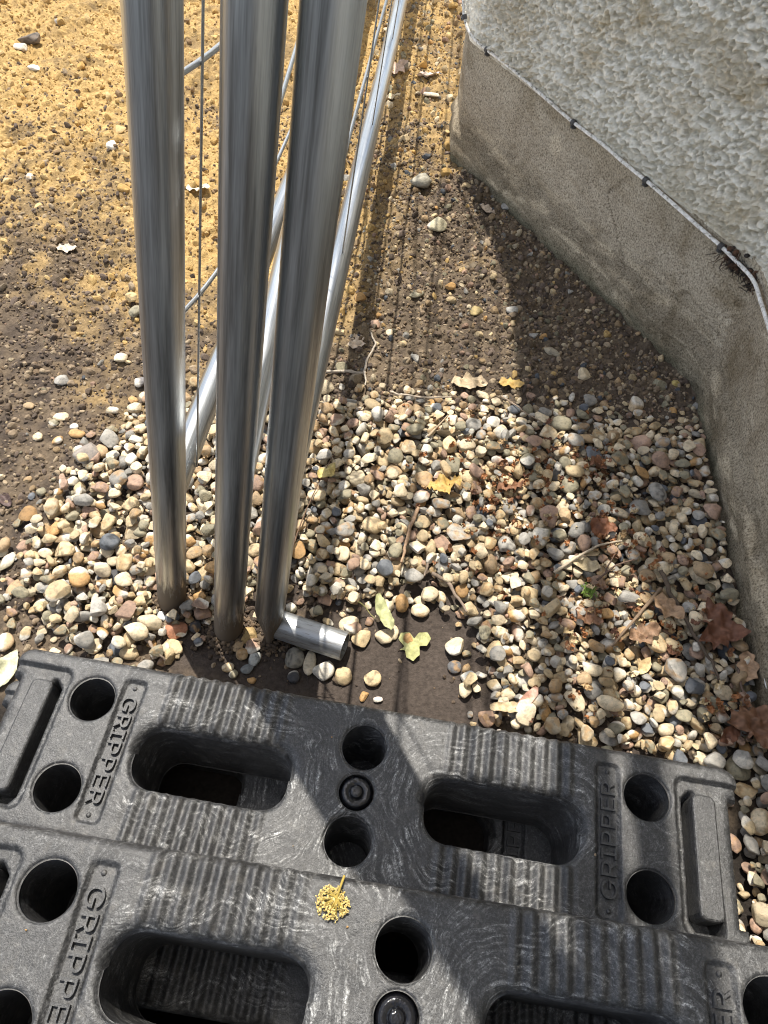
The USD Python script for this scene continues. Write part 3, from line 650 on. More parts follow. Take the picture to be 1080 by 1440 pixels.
for k in range(N_SHAPE):
    SHAPES.append((k, np.array([1.0, prng.uniform(0.58, 0.95), prng.uniform(0.36, 0.66)]), prng.choice([0.25, 0.6, 1.0, 1.4])))
sizes = np.sort(np.clip(np.exp(prng.normal(math.log(0.0075), 0.37, 5600)), 0.0036, 0.0175))
order = prng.permutation(len(sizes))
def lay(n_list, cells, tries, maxz):
    for s in n_list:
        sh = int(prng.integers(N_SHAPE)); axes = SHAPES[sh][1] * s; best = None
        for _ in range(tries):
            c = int(prng.integers(len(cells[0]))); q = lying(prng); z = drop(cells[0][c], cells[1][c], axes, q)
            if z is not None and (best is None or z < best[0]): best = (z, cells[0][c], cells[1][c], q)
        if best is None or best[0] - s * 0.3 > (maxz if RY[best[1], best[2]] < 0.45 else 0.010 + (maxz - 0.010) * float(sstep(0.0, 0.09, bed_d[best[1], best[2]]))): continue
        z, i, j, q = best; drop(i, j, axes, q, True); PEB.append((rx[i], ry[j], z, axes, q, sh))
lay(sizes[order[:4900]], (ok_i, ok_j), 7, 0.032)
lay(sizes[order[4900:5200]], (edge_i, edge_j), 3, 0.02)
# which 300 show largest
def seen(p):
    x, y, z, axes = p[:4]
    i, j = int(round((x - rx[0]) / RES)), int(round((y - ry[0]) / RES))
    c = CAM_R @ (np.array([x, y, z]) - CAM_P); px, py = 540 + FPX * c[0] / c[2], 720 + FPX * c[1] / c[2]
    hidden = HM[i, j] > z + axes[2] * 1.5 + 0.002
    if not (0 < px < 1080 and 0 < py < 1440) or hidden or y < BACK_Y - 0.005: return 0.0
    return (axes[0] * axes[1]) / c[2] ** 2
vis = np.array([seen(p) for p in PEB]); top300 = set(np.argsort(-vis)[:300].tolist())
gravel = xf("gravel_bed"); tag(gravel, "bed of rounded buff, grey and brown pebbles before the wall", kind="structure")
def pebble_colour(r, x):
    w = PW.copy()
    if x < -0.2: w = w * np.array([1.0, 1.15, 1.3, 1.9, 1.1, .7, .7, 1, .6, 1])
    if x > 0.25: w = w * np.array([.75, .8, .9, .6, .9, 1.5, 1.3, 1, 1.9, .8])
    w = w / w.sum(); return PCOL[r.choice(len(w), p=w)] * r.uniform(0.66, 1.1)
pi_pos, pi_q, pi_s, pi_k = [], [], [], []
NP = 64; proto_meshes = []
for k in range(NP):
    sh = k % N_SHAPE; ms = stone(100 + k, SHAPES[sh][1], SHAPES[sh][2]); ms = facet(ms) if SHAPES[sh][2] > 0.4 else ms; proto_meshes.append((ms, stone_tint(ms, PCOL[prng.choice(len(PW), p=PW)] * prng.uniform(0.66, 1.08), k)))
shape_protos = {s: [k for k in range(NP) if k % N_SHAPE == s] for s in range(N_SHAPE)}
for n, p in enumerate(PEB):
    x, y, z, axes, q, sh = p
    if n in top300:
        ms = stone(1000 + n, axes, SHAPES[sh][2]); ms = facet(ms) if SHAPES[sh][2] > 0.4 else ms; tn = stone_tint(ms, pebble_colour(prng, x), n)
        ms.vertices = ms.vertices @ rot(q).T
        put("pebble", ms, M_STONE, gravel, smooth=True, tint=tn, loc=(x, y, z))
    else:
        pi_pos.append((x, y, z)); pi_q.append(q); pi_s.append((axes[0],) * 3); pi_k.append(int(prng.choice(shape_protos[sh])))

def scatter(name, parent, protos, material, pos, q, s, k, label=None, smooth=True):
    parent = str(parent.GetPath()) if hasattr(parent, "GetPath") else parent
    pi = UsdGeom.PointInstancer.Define(stage, f"{parent}/{numbered(parent, name)}"); path = str(pi.GetPath()); targets = []
    for ms, tn in protos:
        g = put("grain", ms, material, path, smooth=smooth, tint=tn); targets.append(g.GetPath())
    pi.CreatePrototypesRel().SetTargets(targets)
    pi.CreatePositionsAttr(Vt.Vec3fArray.FromNumpy(np.asarray(pos, np.float32)))
    qa = np.asarray(q, float); pi.CreateOrientationsAttr([Gf.Quath(float(a[0]), float(a[1]), float(a[2]), float(a[3])) for a in qa])
    pi.CreateScalesAttr(Vt.Vec3fArray.FromNumpy(np.asarray(s, np.float32))); pi.CreateProtoIndicesAttr(Vt.IntArray(list(map(int, k))))
    tag(pi, label, kind="stuff"); return pi
scatter("small_pebble", gravel, proto_meshes, M_STONE, pi_pos, pi_q, pi_s, pi_k)

def top_z(x, y):
    i, j = int(round((x - rx[0]) / RES)), int(round((y - ry[0]) / RES))
    if 2 <= i < HM.shape[0] - 2 and 2 <= j < HM.shape[1] - 2: return float(HM[i - 2:i + 3, j - 2:j + 3].max())
    return float(gz(x, y))
def at_px(px, py):
    z = 0.012
    for _ in range(4): p = onz(px, py, z); z = 0.6 * z + 0.4 * top_z(p[0], p[1])
    return onz(px, py, top_z(p[0], p[1]))

# ------------------------------------------------------------------ crumbs of sand and earth, grit
crng = np.random.default_rng(23)
def crumbs(n, xr, yr, weight, size, sd, protos, name, label, sink=0.35, lo=0.0008, hi=0.02):
    x, y = crng.uniform(*xr, n), crng.uniform(*yr, n)
    c = (np.stack([x, y, np.zeros(n)], -1) - CAM_P) @ CAM_R.T; px, py = 540 + FPX * c[:, 0] / c[:, 2], 720 + FPX * c[:, 1] / c[:, 2]
    kp = (crng.random(n) < weight(x, y)) & (px > -60) & (px < 1140) & (py > -60) & (y > BACK_Y + 0.012) & ~contains_xy(wl, x, y)
    x, y = x[kp], y[kp]; m_ = len(x)
    s = np.clip(np.exp(crng.normal(math.log(size), sd, m_)), lo, hi)
    q = crng.normal(size=(m_, 4)); q /= np.linalg.norm(q, axis=1, keepdims=True)
    z = gz(x, y) + s * (0.5 - sink)
    sc = s[:, None] * crng.uniform(0.75, 1.15, (m_, 3))
    return scatter(name, "/World", protos, M_CRUMB, np.stack([x, y, z], 1), q, sc, crng.integers(0, len(protos), m_), label, smooth=False)
def protos_of(cols, seed, ang, base=ICO1):
    out = []
    for k, c in enumerate(cols):
        ms = stone(seed + k, np.array([1, .85, .7]), ang, base); out.append((ms, np.clip(np.asarray(c)[None] * (0.75 + 0.5 * fbm(ms.vertices * 2 + k, 2, k))[:, None], 0, 1)))
    return out
def ochre_w(x, y): return soil_tint(x, y)[1]
bare_w = lambda x, y: 1 - 0.93 * contains_xy(BARE.buffer(0.01), x, y)
O1, O2, O3 = (.43, .295, .125), (.36, .235, .09), (.49, .36, .18)
crumbs(40000, (-1.5, 0.1), (0.55, 2.75), lambda x, y: np.clip(ochre_w(x, y) * 1.1, 0, 1), 0.0019, 0.70, protos_of([O1, O2, O3, O2, (.30, .20, .09), (.45, .32, .15), O1, (.22, .15, .085)], 300, 1.3), "sand_crumbs", "crumbs of ochre sand", hi=0.013)
crumbs(450, (-1.5, 0.1), (0.7, 2.75), lambda x, y: np.clip(ochre_w(x, y) * 1.0, 0, 1), 0.010, 0.35, protos_of([O1, O2, O3, (.45, .28, .1)], 340, 1.0, ICO2), "sand_lumps", "lumps of ochre sand", hi=0.022)
crumbs(50000, (-1.2, 0.5), (0.12, 1.6), lambda x, y: (1 - 0.92 * ochre_w(x, y)) * bare_w(x, y), 0.0027, 0.5, protos_of([(.10, .075, .055), (.16, .115, .075), (.075, .058, .046), (.21, .16, .11), (.13, .1, .08), (.28, .22, .15)], 400, 0.7), "earth_crumbs", "crumbs of dark earth", hi=0.009)
grit_cols = [tuple(np.array(c) * .62) for c in (CREAM, BUFF, TAN, GREY, BLUE, OLIVE, PINK, TAN, TAN, (.25, .2, .14), (.2, .15, .1), (.16, .12, .08))]
def strip_w(x, y): return np.where((x > -0.21 - 0.05 * y) & (y > 0.5), 0.75 * sstep(0.40, 0.75, y), 0.10 * sstep(1.1, 0.7, y)) * bare_w(x, y)
crumbs(30000, (-1.2, 0.5), (0.12, 2.4), strip_w, 0.0030, 0.5, protos_of(grit_cols, 500, 0.9), "grit", "fine stony grit in the brown earth", sink=0.3, hi=0.011)
crumbs(6500, (-1.2, 0.5), (0.12, 2.4), lambda x, y: strip_w(x, y) * 0.5, 0.0062, 0.42, protos_of([tuple(np.array(c) * .92) for c in (CREAM, BUFF, TAN, GREY, OLIVE, PINK, BUFF, ORANGE, O1, (.25, .2, .14))], 540, 1.0, ICO2), "small_stones", "scattered small stones in the brown earth", sink=0.25, hi=0.015)

fp = []
for k in "ABC":
    for _ in range(260):
        a = crng.uniform(0, 2 * np.pi); d_ = R_POST + 0.0015 + abs(crng.normal()) * 0.011; c_ = FOOT[k] + AX[k] * 0.012; fp.append((c_[0] + d_ * math.cos(a), c_[1] + d_ * math.sin(a), 0.006 + 0.010 * max(0, 1 - (d_ - R_POST) / 0.012) * crng.random()))
fp = np.array(fp); fp[:, 2] += gz(fp[:, 0], fp[:, 1]) - 0.004; fq = crng.normal(size=(len(fp), 4)); fq /= np.linalg.norm(fq, axis=1, keepdims=True)
scatter("packed_earth", "/World", protos_of([(.09, .068, .05), (.13, .095, .065), (.07, .054, .042), (.17, .125, .085)], 600, .9), M_CRUMB, fp, fq, np.repeat(crng.uniform(.0018, .005, (len(fp), 1)), 3, 1), crng.integers(0, 4, len(fp)), "dark earth packed round the feet of the steel posts", smooth=False)
sp = np.array([[crng.uniform(-1.05, 1.2) * U, crng.uniform(-.29, .29) * U, ZT + .0006] for _ in range(26)] + [[crng.uniform(-.9, 1.2) * U, crng.uniform(-.9, -.33) * U, ZT + .305 * U + .0006] for _ in range(26)])
okp = np.ones(len(sp), bool)
for k_, (cu, cv) in enumerate(((0, 0), (0.213, -0.614))):
    uu, vv = sp[:, 0] / U - cu, sp[:, 1] / U - cv; mine = (np.arange(len(sp)) >= 26) == bool(k_)
    badp = contains_xy(slots[0].buffer(.05), uu, vv) | contains_xy(slots[1].buffer(.05), uu, vv) | contains_xy(plates[0], uu, vv) | contains_xy(plates[1], uu, vv) | np.any([contains_xy(h.buffer(.02), uu, vv) for h in holes + [bolt_hole]], 0) | (np.abs(vv) > .27) | (np.abs(uu) > 1.07) | ((np.abs(uu) > .26) & (np.abs(uu) < .78))
    okp &= ~(mine & badp)
sp = sp[okp]; fq = crng.normal(size=(len(sp), 4)); fq /= np.linalg.norm(fq, axis=1, keepdims=True)
scatter("specks", "/World", protos_of([(.40, .24, .10), (.34, .26, .17), (.16, .11, .07), (.5, .42, .3)], 640, .9), M_CRUMB, sp, fq, np.repeat(crng.uniform(.0006, .0017, (len(sp), 1)), 3, 1), crng.integers(0, 4, len(sp)), "specks of sand lying on the black blocks", smooth=False)

# ------------------------------------------------------------------ single stones one can point to
def single(px, py, w, h, ang, col, label, angular=0.3, cat_="stone", name="stone", thick=0.6, sink=0.25):
    p = onz(px, py, float(gz(*onz(px, py, 0.006)[:2])) + 0.004); c = CAM_R @ (p - CAM_P); sc = c[2] / FPX
    a, b = w * sc / 2, h * sc / 2 * 1.2; seed = int(px * 7 + py * 13)
    ms = stone(seed, np.array([a, b, min(a, b) * thick]), angular); ms = facet(ms) if angular > .35 else ms; tn = stone_tint(ms, col, seed)
    ms.apply_transform(trimesh.transformations.rotation_matrix(math.radians(-ang), [0, 0, 1]))
    zb = max(float(gz(p[0], p[1])), 0) + min(a, b) * thick * (1 - sink)
    g = put(name, ms, M_STONE, smooth=True, tint=tn, loc=(p[0], p[1], zb)); tag(g, label, cat_, "loose stones on bare ground"); return g
LOOSE = [
 (158, 204, 17, 17, 0, WHITE, "small round white pebble on the sand just left of the leftmost post", .1),
 (46, 57, 40, 20, -20, (.13, .10, .075), "grey-brown splintered chunk on the sand near the top left corner", 1.0),
 (30, 68, 20, 16, 10, WHITE, "whitish stone tucked against the grey-brown splintered chunk", .3),
 (83, 24, 17, 12, -20, GREY, "pale grey stone on the sand above the splintered chunk", .5),
 (48, 97, 20, 9, 5, WHITE, "flat white chip on the sand below the splintered chunk", 1.0),
 (169, 183, 20, 19, 0, O1, "square ochre lump casting a shadow beside the leftmost post", .9),
 (41, 248, 12, 11, 0, WHITE, "tiny white pebble alone on sand at the far left", .2),
 (186, 424, 20, 16, 20, O3, "ochre lump beside the leftmost post where sand meets earth", .8),
 (192, 441, 17, 20, 0, OLIVE, "grey stone under the ochre lump beside the leftmost post", .5),
 (170, 505, 19, 17, 30, CREAM, "cream stone where the ochre sand fades into dark earth", .3),
 (197, 538, 22, 15, -30, (.16, .15, .15), "dark grey slab-like stone touching the leftmost post", .8),
 (187, 563, 15, 11, 10, ORANGE, "flat orange chip on dark earth left of the leftmost post", .9),
 (88, 537, 22, 17, -30, GREY, "grey broken flint standing up in the dark earth", 1.0),
 (86, 586, 24, 13, -25, CREAM, "cream oblong stone on the dark earth at left", .5),
 (75, 594, 16, 12, 20, OLIVE, "dull grey stone against the cream oblong stone", .6),
 (104, 600, 12, 11, 0, WHITE, "small bright white pebble on the dark earth at left", .1),
 (108, 610, 24, 13, 0, ORANGE, "orange-brown oval pebble under the small bright white one", .1),
 (82, 618, 20, 10, -50, ORANGE, "slim orange pebble lying aslant on dark earth", .2),
 (40, 570, 16, 10, 10, TAN, "tan pebble on dark earth near the left edge", .2),
 (53, 614, 15, 12, 10, CREAM, "cream pebble alone on dark earth near the left edge", .3),
 (124, 640, 40, 30, -20, (.24, .21, .185), "large dull grey stone half sunk in the earth", .5),
 (141, 636, 24, 20, 0, TAN, "round tan pebble leaning on the large half-sunk stone", .1),
 (93, 661, 16, 10, -10, BUFF, "buff pebble in dark earth just outside the gravel", .2),
 (44, 697, 11, 11, 0, BLUE, "tiny blue-grey pebble on the dark earth at left", .1),
 (9, 791, 19, 30, 10, OLIVE, "pale grey upright pebble at the left edge", .5),
 (22, 828, 21, 27, 15, TAN, "plump tan pebble near the left edge beyond the gravel", .2),
 (5, 764, 12, 12, 0, CREAM, "little cream pebble cut off by the left edge", .2),
 (8, 905, 26, 24, 0, TAN, "tan stone at the left edge behind the rear block's corner", .4),
 (182, 917, 32, 20, 0, BUFF, "long buff pebble just behind the rear block, left of the posts", .2),
 (133, 912, 22, 18, -30, CREAM, "cream pebble just behind the rear block by the long buff one", .3),
 (249, 887, 32, 24, -35, RED, "reddish brown broken stone below the leftmost post", .9),
 (244, 911, 31, 20, 5, BUFF, "pale angular stone below the reddish brown broken stone", .7),
 (213, 906, 14, 12, 0, ORANGE, "small orange crumb-like stone left of the pale angular stone", .5),
 (276, 882, 21, 18, 0, DARK, "near-black flint right of the reddish brown broken stone", .8),
 (243, 869, 20, 18, 0, BLUE, "slate grey stone at the foot of the leftmost post", .7),
 (263, 851, 30, 20, -35, (.24, .16, .09), "brown wedge-shaped stone against the leftmost post's foot", .8),
 (226, 867, 18, 13, 10, (.5, .52, .53), "bluish white chip in front of the leftmost post", .9),
 (349, 893, 28, 24, 0, (.42, .30, .14), "glossy amber stone between the middle post and the crushed foot", .6),
 (336, 907, 17, 20, 20, TAN, "tan pebble under the amber stone", .2),
 (356, 909, 24, 22, 0, PINK, "pinkish grey pebble below the crushed post foot", .2),
 (358, 926, 17, 20, 0, (.36, .37, .35), "smooth round grey pebble in the posts' shadow", .05),
 (341, 920, 19, 16, 30, TAN, "brown pebble left of the smooth round grey pebble", .2),
 (348, 941, 20, 13, -20, (.17, .18, .18), "slate chip in the posts' shadow by the block", .9),
 (320, 938, 19, 12, -30, CREAM, "cream chip on the shadow's edge in front of the middle post", .6),
 (328, 947, 14, 12, 0, OLIVE, "small dull pebble beneath the cream chip", .3),
 (355, 956, 16, 9, 0, ORANGE, "yellow-brown pebble half hidden by the rear block's edge", .3),
 (414, 926, 29, 26, 0, (.24, .225, .19), "olive grey round pebble below the stub pipe", .05),
 (435, 932, 19, 32, -8, (.55, .48, .36), "tall cream pebble standing below the stub pipe", .3),
 (455, 944, 30, 28, 20, WHITE, "knobbly whitish flint below the stub pipe's open end", .6),
 (484, 951, 26, 22, 0, BUFF, "yellowish cracked stone right of the knobbly flint", .8),
 (413, 953, 18, 18, 0, DARK, "dark flint with a pale face left of the knobbly flint", .9),
 (492, 880, 31, 25, 10, CREAM, "cream five-sided stone beside the stub pipe's open end", .6),
 (509, 899, 28, 24, 15, BUFF, "buff angular stone on bare earth right of the stub pipe", .9),
 (541, 896, 28, 20, 15, CREAM, "flat cream stone under the pale green leaf strip", .6),
 (552, 888, 18, 22, -20, CREAM, "small cream stone against the leaf strip's lower end", .3),
 (591, 860, 27, 19, -10, CREAM, "cream oval stone on bare earth near the gravel's edge", .2),
 (575, 898, 16, 14, 20, ORANGE, "little orange stone left of the yellow-green lobed leaf", .5),
 (639, 938, 20, 17, 0, (.13, .13, .135), "dark round pebble on bare earth near the gravel tongue", .1),
 (659, 952, 24, 20, 0, (.26, .27, .265), "grey rounded pebble next to the dark round one", .15),
 (524, 955, 25, 20, -20, BUFF, "tilted pale stone with a dark shadow on the bare earth", .9),
 (512, 978, 11, 16, 20, ORANGE, "orange chip near the block on bare earth", .8),
 (531, 982, 15, 10, 0, (.6, .5, .45), "small pinkish white chip near the block on bare earth", .8),
 (456, 470, 16, 14, 0, TAN, "buff pebble in the shade line beside the rightmost post", .2),
 (497, 590, 3, 3, 0, TAN, "", .2),
 (614, 316, 30, 22, 20, (.42, .38, .26), "pale olive angular stone in the brown earth strip", .9),
 (592, 262, 32, 26, 0, (.33, .31, .25), "big grey lump in the brown earth strip near the wall", .6),
 (606, 134, 24, 10, 0, (.55, .48, .38), "pale flat sliver on the earth strip left of the wall corner", .7),
 (668, 438, 22, 16, 0, (.40, .31, .14), "yellowish clod in the earth strip between fence and wall", .7),
 (585, 412, 24, 13, -20, OLIVE, "pale wedge of stone in the middle of the earth strip", .7),
 (548, 467, 11, 11, 0, CREAM, "round cream pebble in the earth strip above the twig", .05),
 (528, 456, 17, 14, 0, PINK, "pinkish stone in the earth strip above the forked twig", .4),
 (714, 292, 20, 14, 30, GREY, "grey stone close to the foot of the plinth", .4),
 (720, 437, 18, 14, 0, (.35, .34, .31), "grey pebble in the shade beside the plinth", .3),
 (776, 495, 26, 12, 35, (.30, .26, .19), "curved brown piece of stone in the shade by the plinth", .4),
 (892, 570, 26, 22, -10, (.42, .32, .20), "tan flat stone in the shaded earth before the wall's inner corner", .8),
 (950, 540, 12, 10, 0, (.42, .33, .12), "yellow stone at the foot of the wall's inner corner", .4),
]
for L in LOOSE:
    if L[6]: single(*L[:6], L[6], L[7])

# ------------------------------------------------------------------ leaves
def leaf(outline, size, curl=0.25, fold=0.3, seed=0, ripple=0.08, thick=0.0005):
    """outline: polygon in units of the leaf's length along +x; returns a thin closed sheet, bent."""
    r = np.random.default_rng(seed); poly = Polygon(outline).buffer(0)
    if poly.geom_type != "Polygon": poly = max(poly.geoms, key=lambda g: g.area)
    L = poly.exterior; k = max(40, int(L.length / 0.05)); B = np.array([L.interpolate(t, normalized=True).coords[0] for t in np.arange(k) / k])
    x0, y0, x1, y1 = poly.bounds; G = np.stack(np.meshgrid(np.arange(x0, x1, 0.06), np.arange(y0, y1, 0.06)), -1).reshape(-1, 2)
    G = G[contains_xy(poly.buffer(-0.03), G[:, 0], G[:, 1])]; V = np.vstack([B, G]); T = Delaunay(V).simplices; c = V[T].mean(1); T = T[contains_xy(poly, c[:, 0], c[:, 1])]
    ar = np.cross(V[T[:, 1]] - V[T[:, 0]], V[T[:, 2]] - V[T[:, 0]]); T = np.where((ar > 0)[:, None], T, T[:, ::-1])
    P = np.c_[V, 0 * V[:, 0]]; z = fold * np.abs(V[:, 1]) + curl * (V[:, 0] - 0.5) ** 2 + ripple * (fbm(P * 5 + seed, 3, seed) - 0.5) * 3
    vein = np.minimum(np.abs(V[:, 1]), np.abs(((np.abs(V[:, 1]) * 0.8 + V[:, 0]) * 6) % 1 - 0.5) * 0.16)
    z += 0.012 * sstep(0.02, 0.0, vein)
    up_ = np.c_[V, z] * size; dn = up_ - [0, 0, thick]; n = len(V); kk = np.arange(k)
    side = np.vstack([np.stack([kk, n + kk, n + (kk + 1) % k], 1), np.stack([kk, n + (kk + 1) % k, (kk + 1) % k], 1)])
    return trimesh.Trimesh(np.vstack([up_, dn]), np.vstack([T, T[:, ::-1] + n, side]), process=False), np.r_[vein, vein]
OVAL = [(0, 0), (.12, .14), (.35, .25), (.6, .24), (.85, .12), (1, 0), (.85, -.13), (.6, -.25), (.35, -.24), (.12, -.13)]
STRIP = [(0, .06), (.3, .14), (.6, .16), (.9, .13), (1, .02), (.85, -.12), (.5, -.17), (.2, -.14), (.02, -.06)]
TREFOIL = [(0, 0), (.18, .06), (.1, .35), (.25, .52), (.5, .42), (.55, .2), (.75, .3), (1, .2), (1.02, -.05), (.8, -.22), (.6, -.12), (.5, -.42), (.25, -.5), (.1, -.3), (.15, -.06)]
MAPLE = [(0, 0), (.2, .05), (.1, .3), (.05, .55), (.28, .48), (.4, .62), (.5, .42), (.68, .45), (.66, .25), (.85, .22), (1.05, 0), (.85, -.2), (.66, -.24), (.7, -.46), (.5, -.42), (.4, -.6), (.27, -.46), (.05, -.55), (.12, -.28), (.2, -.05)]
SCRAP = [(0, 0), (.1, .25), (.3, .2), (.42, .36), (.62, .25), (.8, .3), (1, .05), (.88, -.15), (.7, -.12), (.6, -.34), (.35, -.22), (.2, -.3)]
def place_leaf(px, py, wpx, ang, shape, col, label, seed, name="leaf", lift=0.003, tilt=0.15, curl=.3, fold=.2, ripple=.1, group=None, cat_="leaf"):
    p = at_px(px, py); c = CAM_R @ (p - CAM_P); size = wpx * c[2] / FPX
    ms, vein = leaf(shape, size, curl, fold, seed, ripple); r = np.random.default_rng(seed); v = ms.vertices
    v -= [size * 0.5, 0, 0]
    ms.vertices = v; ms.apply_transform(trimesh.transformations.euler_matrix(r.normal() * tilt, r.normal() * tilt, math.radians(ang)))
    ms.apply_translation([p[0], p[1], p[2] + lift - min(0, ms.vertices[:, 2].min()) * 0.5])
    q = ms.vertices / size; t = np.asarray(col)[None] * (0.65 + 0.7 * fbm(q * 5 + seed, 4, seed))[:, None]; t = lerp(t, np.asarray(col) * 1.5 + 0.02, 0.5 * sstep(0.025, 0.0, vein))
    g = put(name, ms, M_LEAF, smooth=True, tint=np.clip(t, 0, .9)); tag(g, label, cat_, group); return g
RB, RB2, PB, YG, YB = (.13, .055, .03), (.15, .075, .04), (.48, .39, .27), (.31, .31, .13), (.42, .28, .09)
LEAVES = [
 (539, 865, 58, -62, STRIP, (.33, .34, .17), "pale green strip of leaf on bare earth right of the stub pipe", {}),
 (583, 908, 46, 30, TREFOIL, YG, "yellow-green lobed leaf flat on the bare earth", {"curl": .1, "fold": .05, "ripple": .05}),
 (625, 687, 50, 10, SCRAP, YB, "crumpled ochre leaf on top of the gravel's middle", {"ripple": .2}),
 (459, 668, 44, 70, OVAL, (.45, .36, .14), "yellow leaf in the shade line right of the rightmost post", {}),
 (660, 541, 52, 5, SCRAP, (.40, .31, .20), "pale buff leaf spread flat at the gravel's far edge", {"fold": .05, "curl": .1}),
 (718, 544, 36, 0, SCRAP, (.38, .25, .08), "mustard leaf right beside the pale buff one", {}),
 (1012, 886, 64, -12, MAPLE, RB, "large rusty brown leaf against the wall's foot", {"ripple": .16}),
 (1058, 1022, 62, 60, MAPLE, RB2, "big brown leaf at the right edge by the rear block's corner", {"ripple": .15}),
 (1022, 1035, 44, 40, OVAL, RB, "dark folded leaf left of the big brown leaf", {"fold": .5}),
 (938, 858, 48, -35, SCRAP, (.34, .22, .13), "tan leaf pieces under the crossed dark twigs", {}),
 (905, 895, 46, 20, SCRAP, (.20, .12, .07), "brown curled leaf left of the crossed dark twigs", {"ripple": .2}),
 (846, 746, 42, 5, SCRAP, (.17, .07, .035), "dark red-brown leaf shreds under the yellow bean-shaped pebble", {"ripple": .2}),
 (716, 690, 38, 15, SCRAP, (.17, .08, .04), "rust red leaf shreds in the gravel's middle", {"ripple": .25}),
 (843, 655, 34, 25, SCRAP, (.18, .085, .045), "rust red leaf shreds nearer the wall", {"ripple": .25}),
 (826, 870, 42, -20, SCRAP, (.19, .10, .055), "brown leaf shreds below the green moss sprig", {"ripple": .2}),
 (822, 798, 50, 5, OVAL, (.40, .33, .21), "pale tan curled leaf left of the twig fork", {"fold": .4}),
 (990, 870, 40, 45, OVAL, (.30, .22, .15), "greyish leaf propped above the large rusty leaf", {"fold": .3}),
 (905, 938, 32, 60, OVAL, (.46, .33, .17), "small tan leaf standing among pebbles below the twigs", {"fold": .2}),
 (715, 998, 56, 10, STRIP, (.46, .36, .22), "long cream leaf blade at the gravel's tip by the rear block", {"fold": .5}),
 (740, 985, 46, 50, STRIP, (.55, .33, .25), "pinkish dry blade beside the long cream one", {"fold": .5}),
 (8, 946, 66, 80, OVAL, (.50, .49, .33), "pale leaf at the left edge behind the rear block", {"curl": .1, "fold": .08}),
 (685, 297, 28, -30, OVAL, (.45, .36, .27), "pale curled leaf at the foot of the plinth", {"fold": .3}),
 (502, 484, 36, 75, SCRAP, (.58, .47, .36), "pale bark chip beside the forked twig", {"fold": .1}),
 (1050, 940, 46, 80, SCRAP, (.30, .19, .11), "brown scrap of leaf between wall and big brown leaf", {}),
 (602, 110, 34, 10, OVAL, (.50, .40, .33), "pinkish dry leaf on the earth strip by the wall corner", {"fold": .15}),
 (560, 100, 34, 40, SCRAP, (.45, .33, .25), "curled pink-brown leaf on the earth strip near the fence", {}),
 (551, 140, 30, 40, OVAL, (.47, .38, .24), "buff leaf on the earth strip below the curled pink-brown one", {}),
 (10, 706, 30, -40, OVAL, (.07, .045, .04), "dark leaf on dark earth at the left edge", {"fold": .4}),
 (279, 268, 34, 10, SCRAP, (.5, .44, .33), "pale leaf seen between the leftmost and middle posts", {}),
 (95, 352, 30, 5, SCRAP, (.45, .38, .3), "whitish torn scrap on the sand at left", {}),
]
for k, (px, py, w, a, sh, col, lab, kw) in enumerate(LEAVES): place_leaf(px, py, w, a, sh, col, lab, 60 + k, **kw)
# small shreds among the pebbles
lr = np.random.default_rng(91); lp, lq, ls_, lk = [], [], [], []
shreds = []
for k, c in enumerate([(.20, .09, .04), (.30, .13, .05), (.36, .24, .12), (.45, .35, .2), (.15, .07, .04)]):
    ms, _ = leaf(SCRAP, 1.0, .3, .25, 300 + k, .3, 0.03); ms.vertices -= [.5, 0, 0]; shreds.append((ms, np.clip(np.asarray(c)[None] * (0.6 + 0.8 * fbm(ms.vertices * 4 + k, 3, k))[:, None], 0, 1)))
spots = [(715, 690, 45, 60), (840, 655, 40, 50), (760, 640, 60, 40), (830, 880, 45, 40), (950, 880, 70, 70), (860, 745, 40, 40), (1040, 1000, 50, 40), (900, 800, 80, 60), (700, 760, 90, 30), (780, 1000, 80, 15), (640, 660, 120, 50)]
for sx_, sy_, sd_, n_ in spots:
    for _ in range(n_):
        px, py = lr.normal(sx_, sd_ * .6), lr.normal(sy_, sd_ * .45)
        if px > 1075 or py > 1030 or py < 560: continue
        p = at_px(px, py)
        if p[0] > 0.47: continue
        lp.append(p + [0, 0, -0.001 + lr.uniform(-.004, .002)]); q = lr.normal(size=4) * [1, .35, .35, 1]; lq.append(q / np.linalg.norm(q)); ls_.append((lr.uniform(.006, .016),) * 3); lk.append(int(lr.choice([0, 1, 4, 0, 1, 2, 3])))
scatter("leaf_shreds", "/World", shreds, M_LEAF, lp, lq, ls_, lk, "shreds of rusty dead leaf caught between the pebbles")

# ------------------------------------------------------------------ twigs
def twig(pts, r, col, label, forks=(), lift=0.0055):
    def line(pp, r_):
        q = np.array([at_px(*p) + [0, 0, lift] for p in pp]); 
        q[:, 2] = gaussian_filter(q[:, 2], 0.8); t = np.r_[0, np.cumsum(np.linalg.norm(np.diff(q, axis=0), axis=1))]
        s = np.linspace(0, t[-1], max(12, int(t[-1] / 0.004))); c = np.stack([np.interp(s, t, q[:, k]) for k in range(3)], 1)
        c += (fbm(np.c_[s * 60, s * 0 + pp[0][0], s * 0], 3, 5) - .5)[:, None] * np.array([.004, .004, .002])
        return tube(c, r_ * np.linspace(1.1, .6, len(c)) * (0.85 + .35 * noise(np.c_[s * 220, s * 0, s * 0 + pp[0][1]], 3)), 8)
    o = xf("twig"); tag(o, label, "twig")
    def tn(ms): return np.clip(np.asarray(col)[None] * (.6 + .8 * fbm(ms.vertices * 120, 3, 4))[:, None], 0, 1)
    ms = line(pts, r); put("stem", ms, M_TWIG, o, smooth=True, tint=tn(ms))
    for f in forks: ms = line(f, r * .7); put("side_shoot", ms, M_TWIG, o, smooth=True, tint=tn(ms))
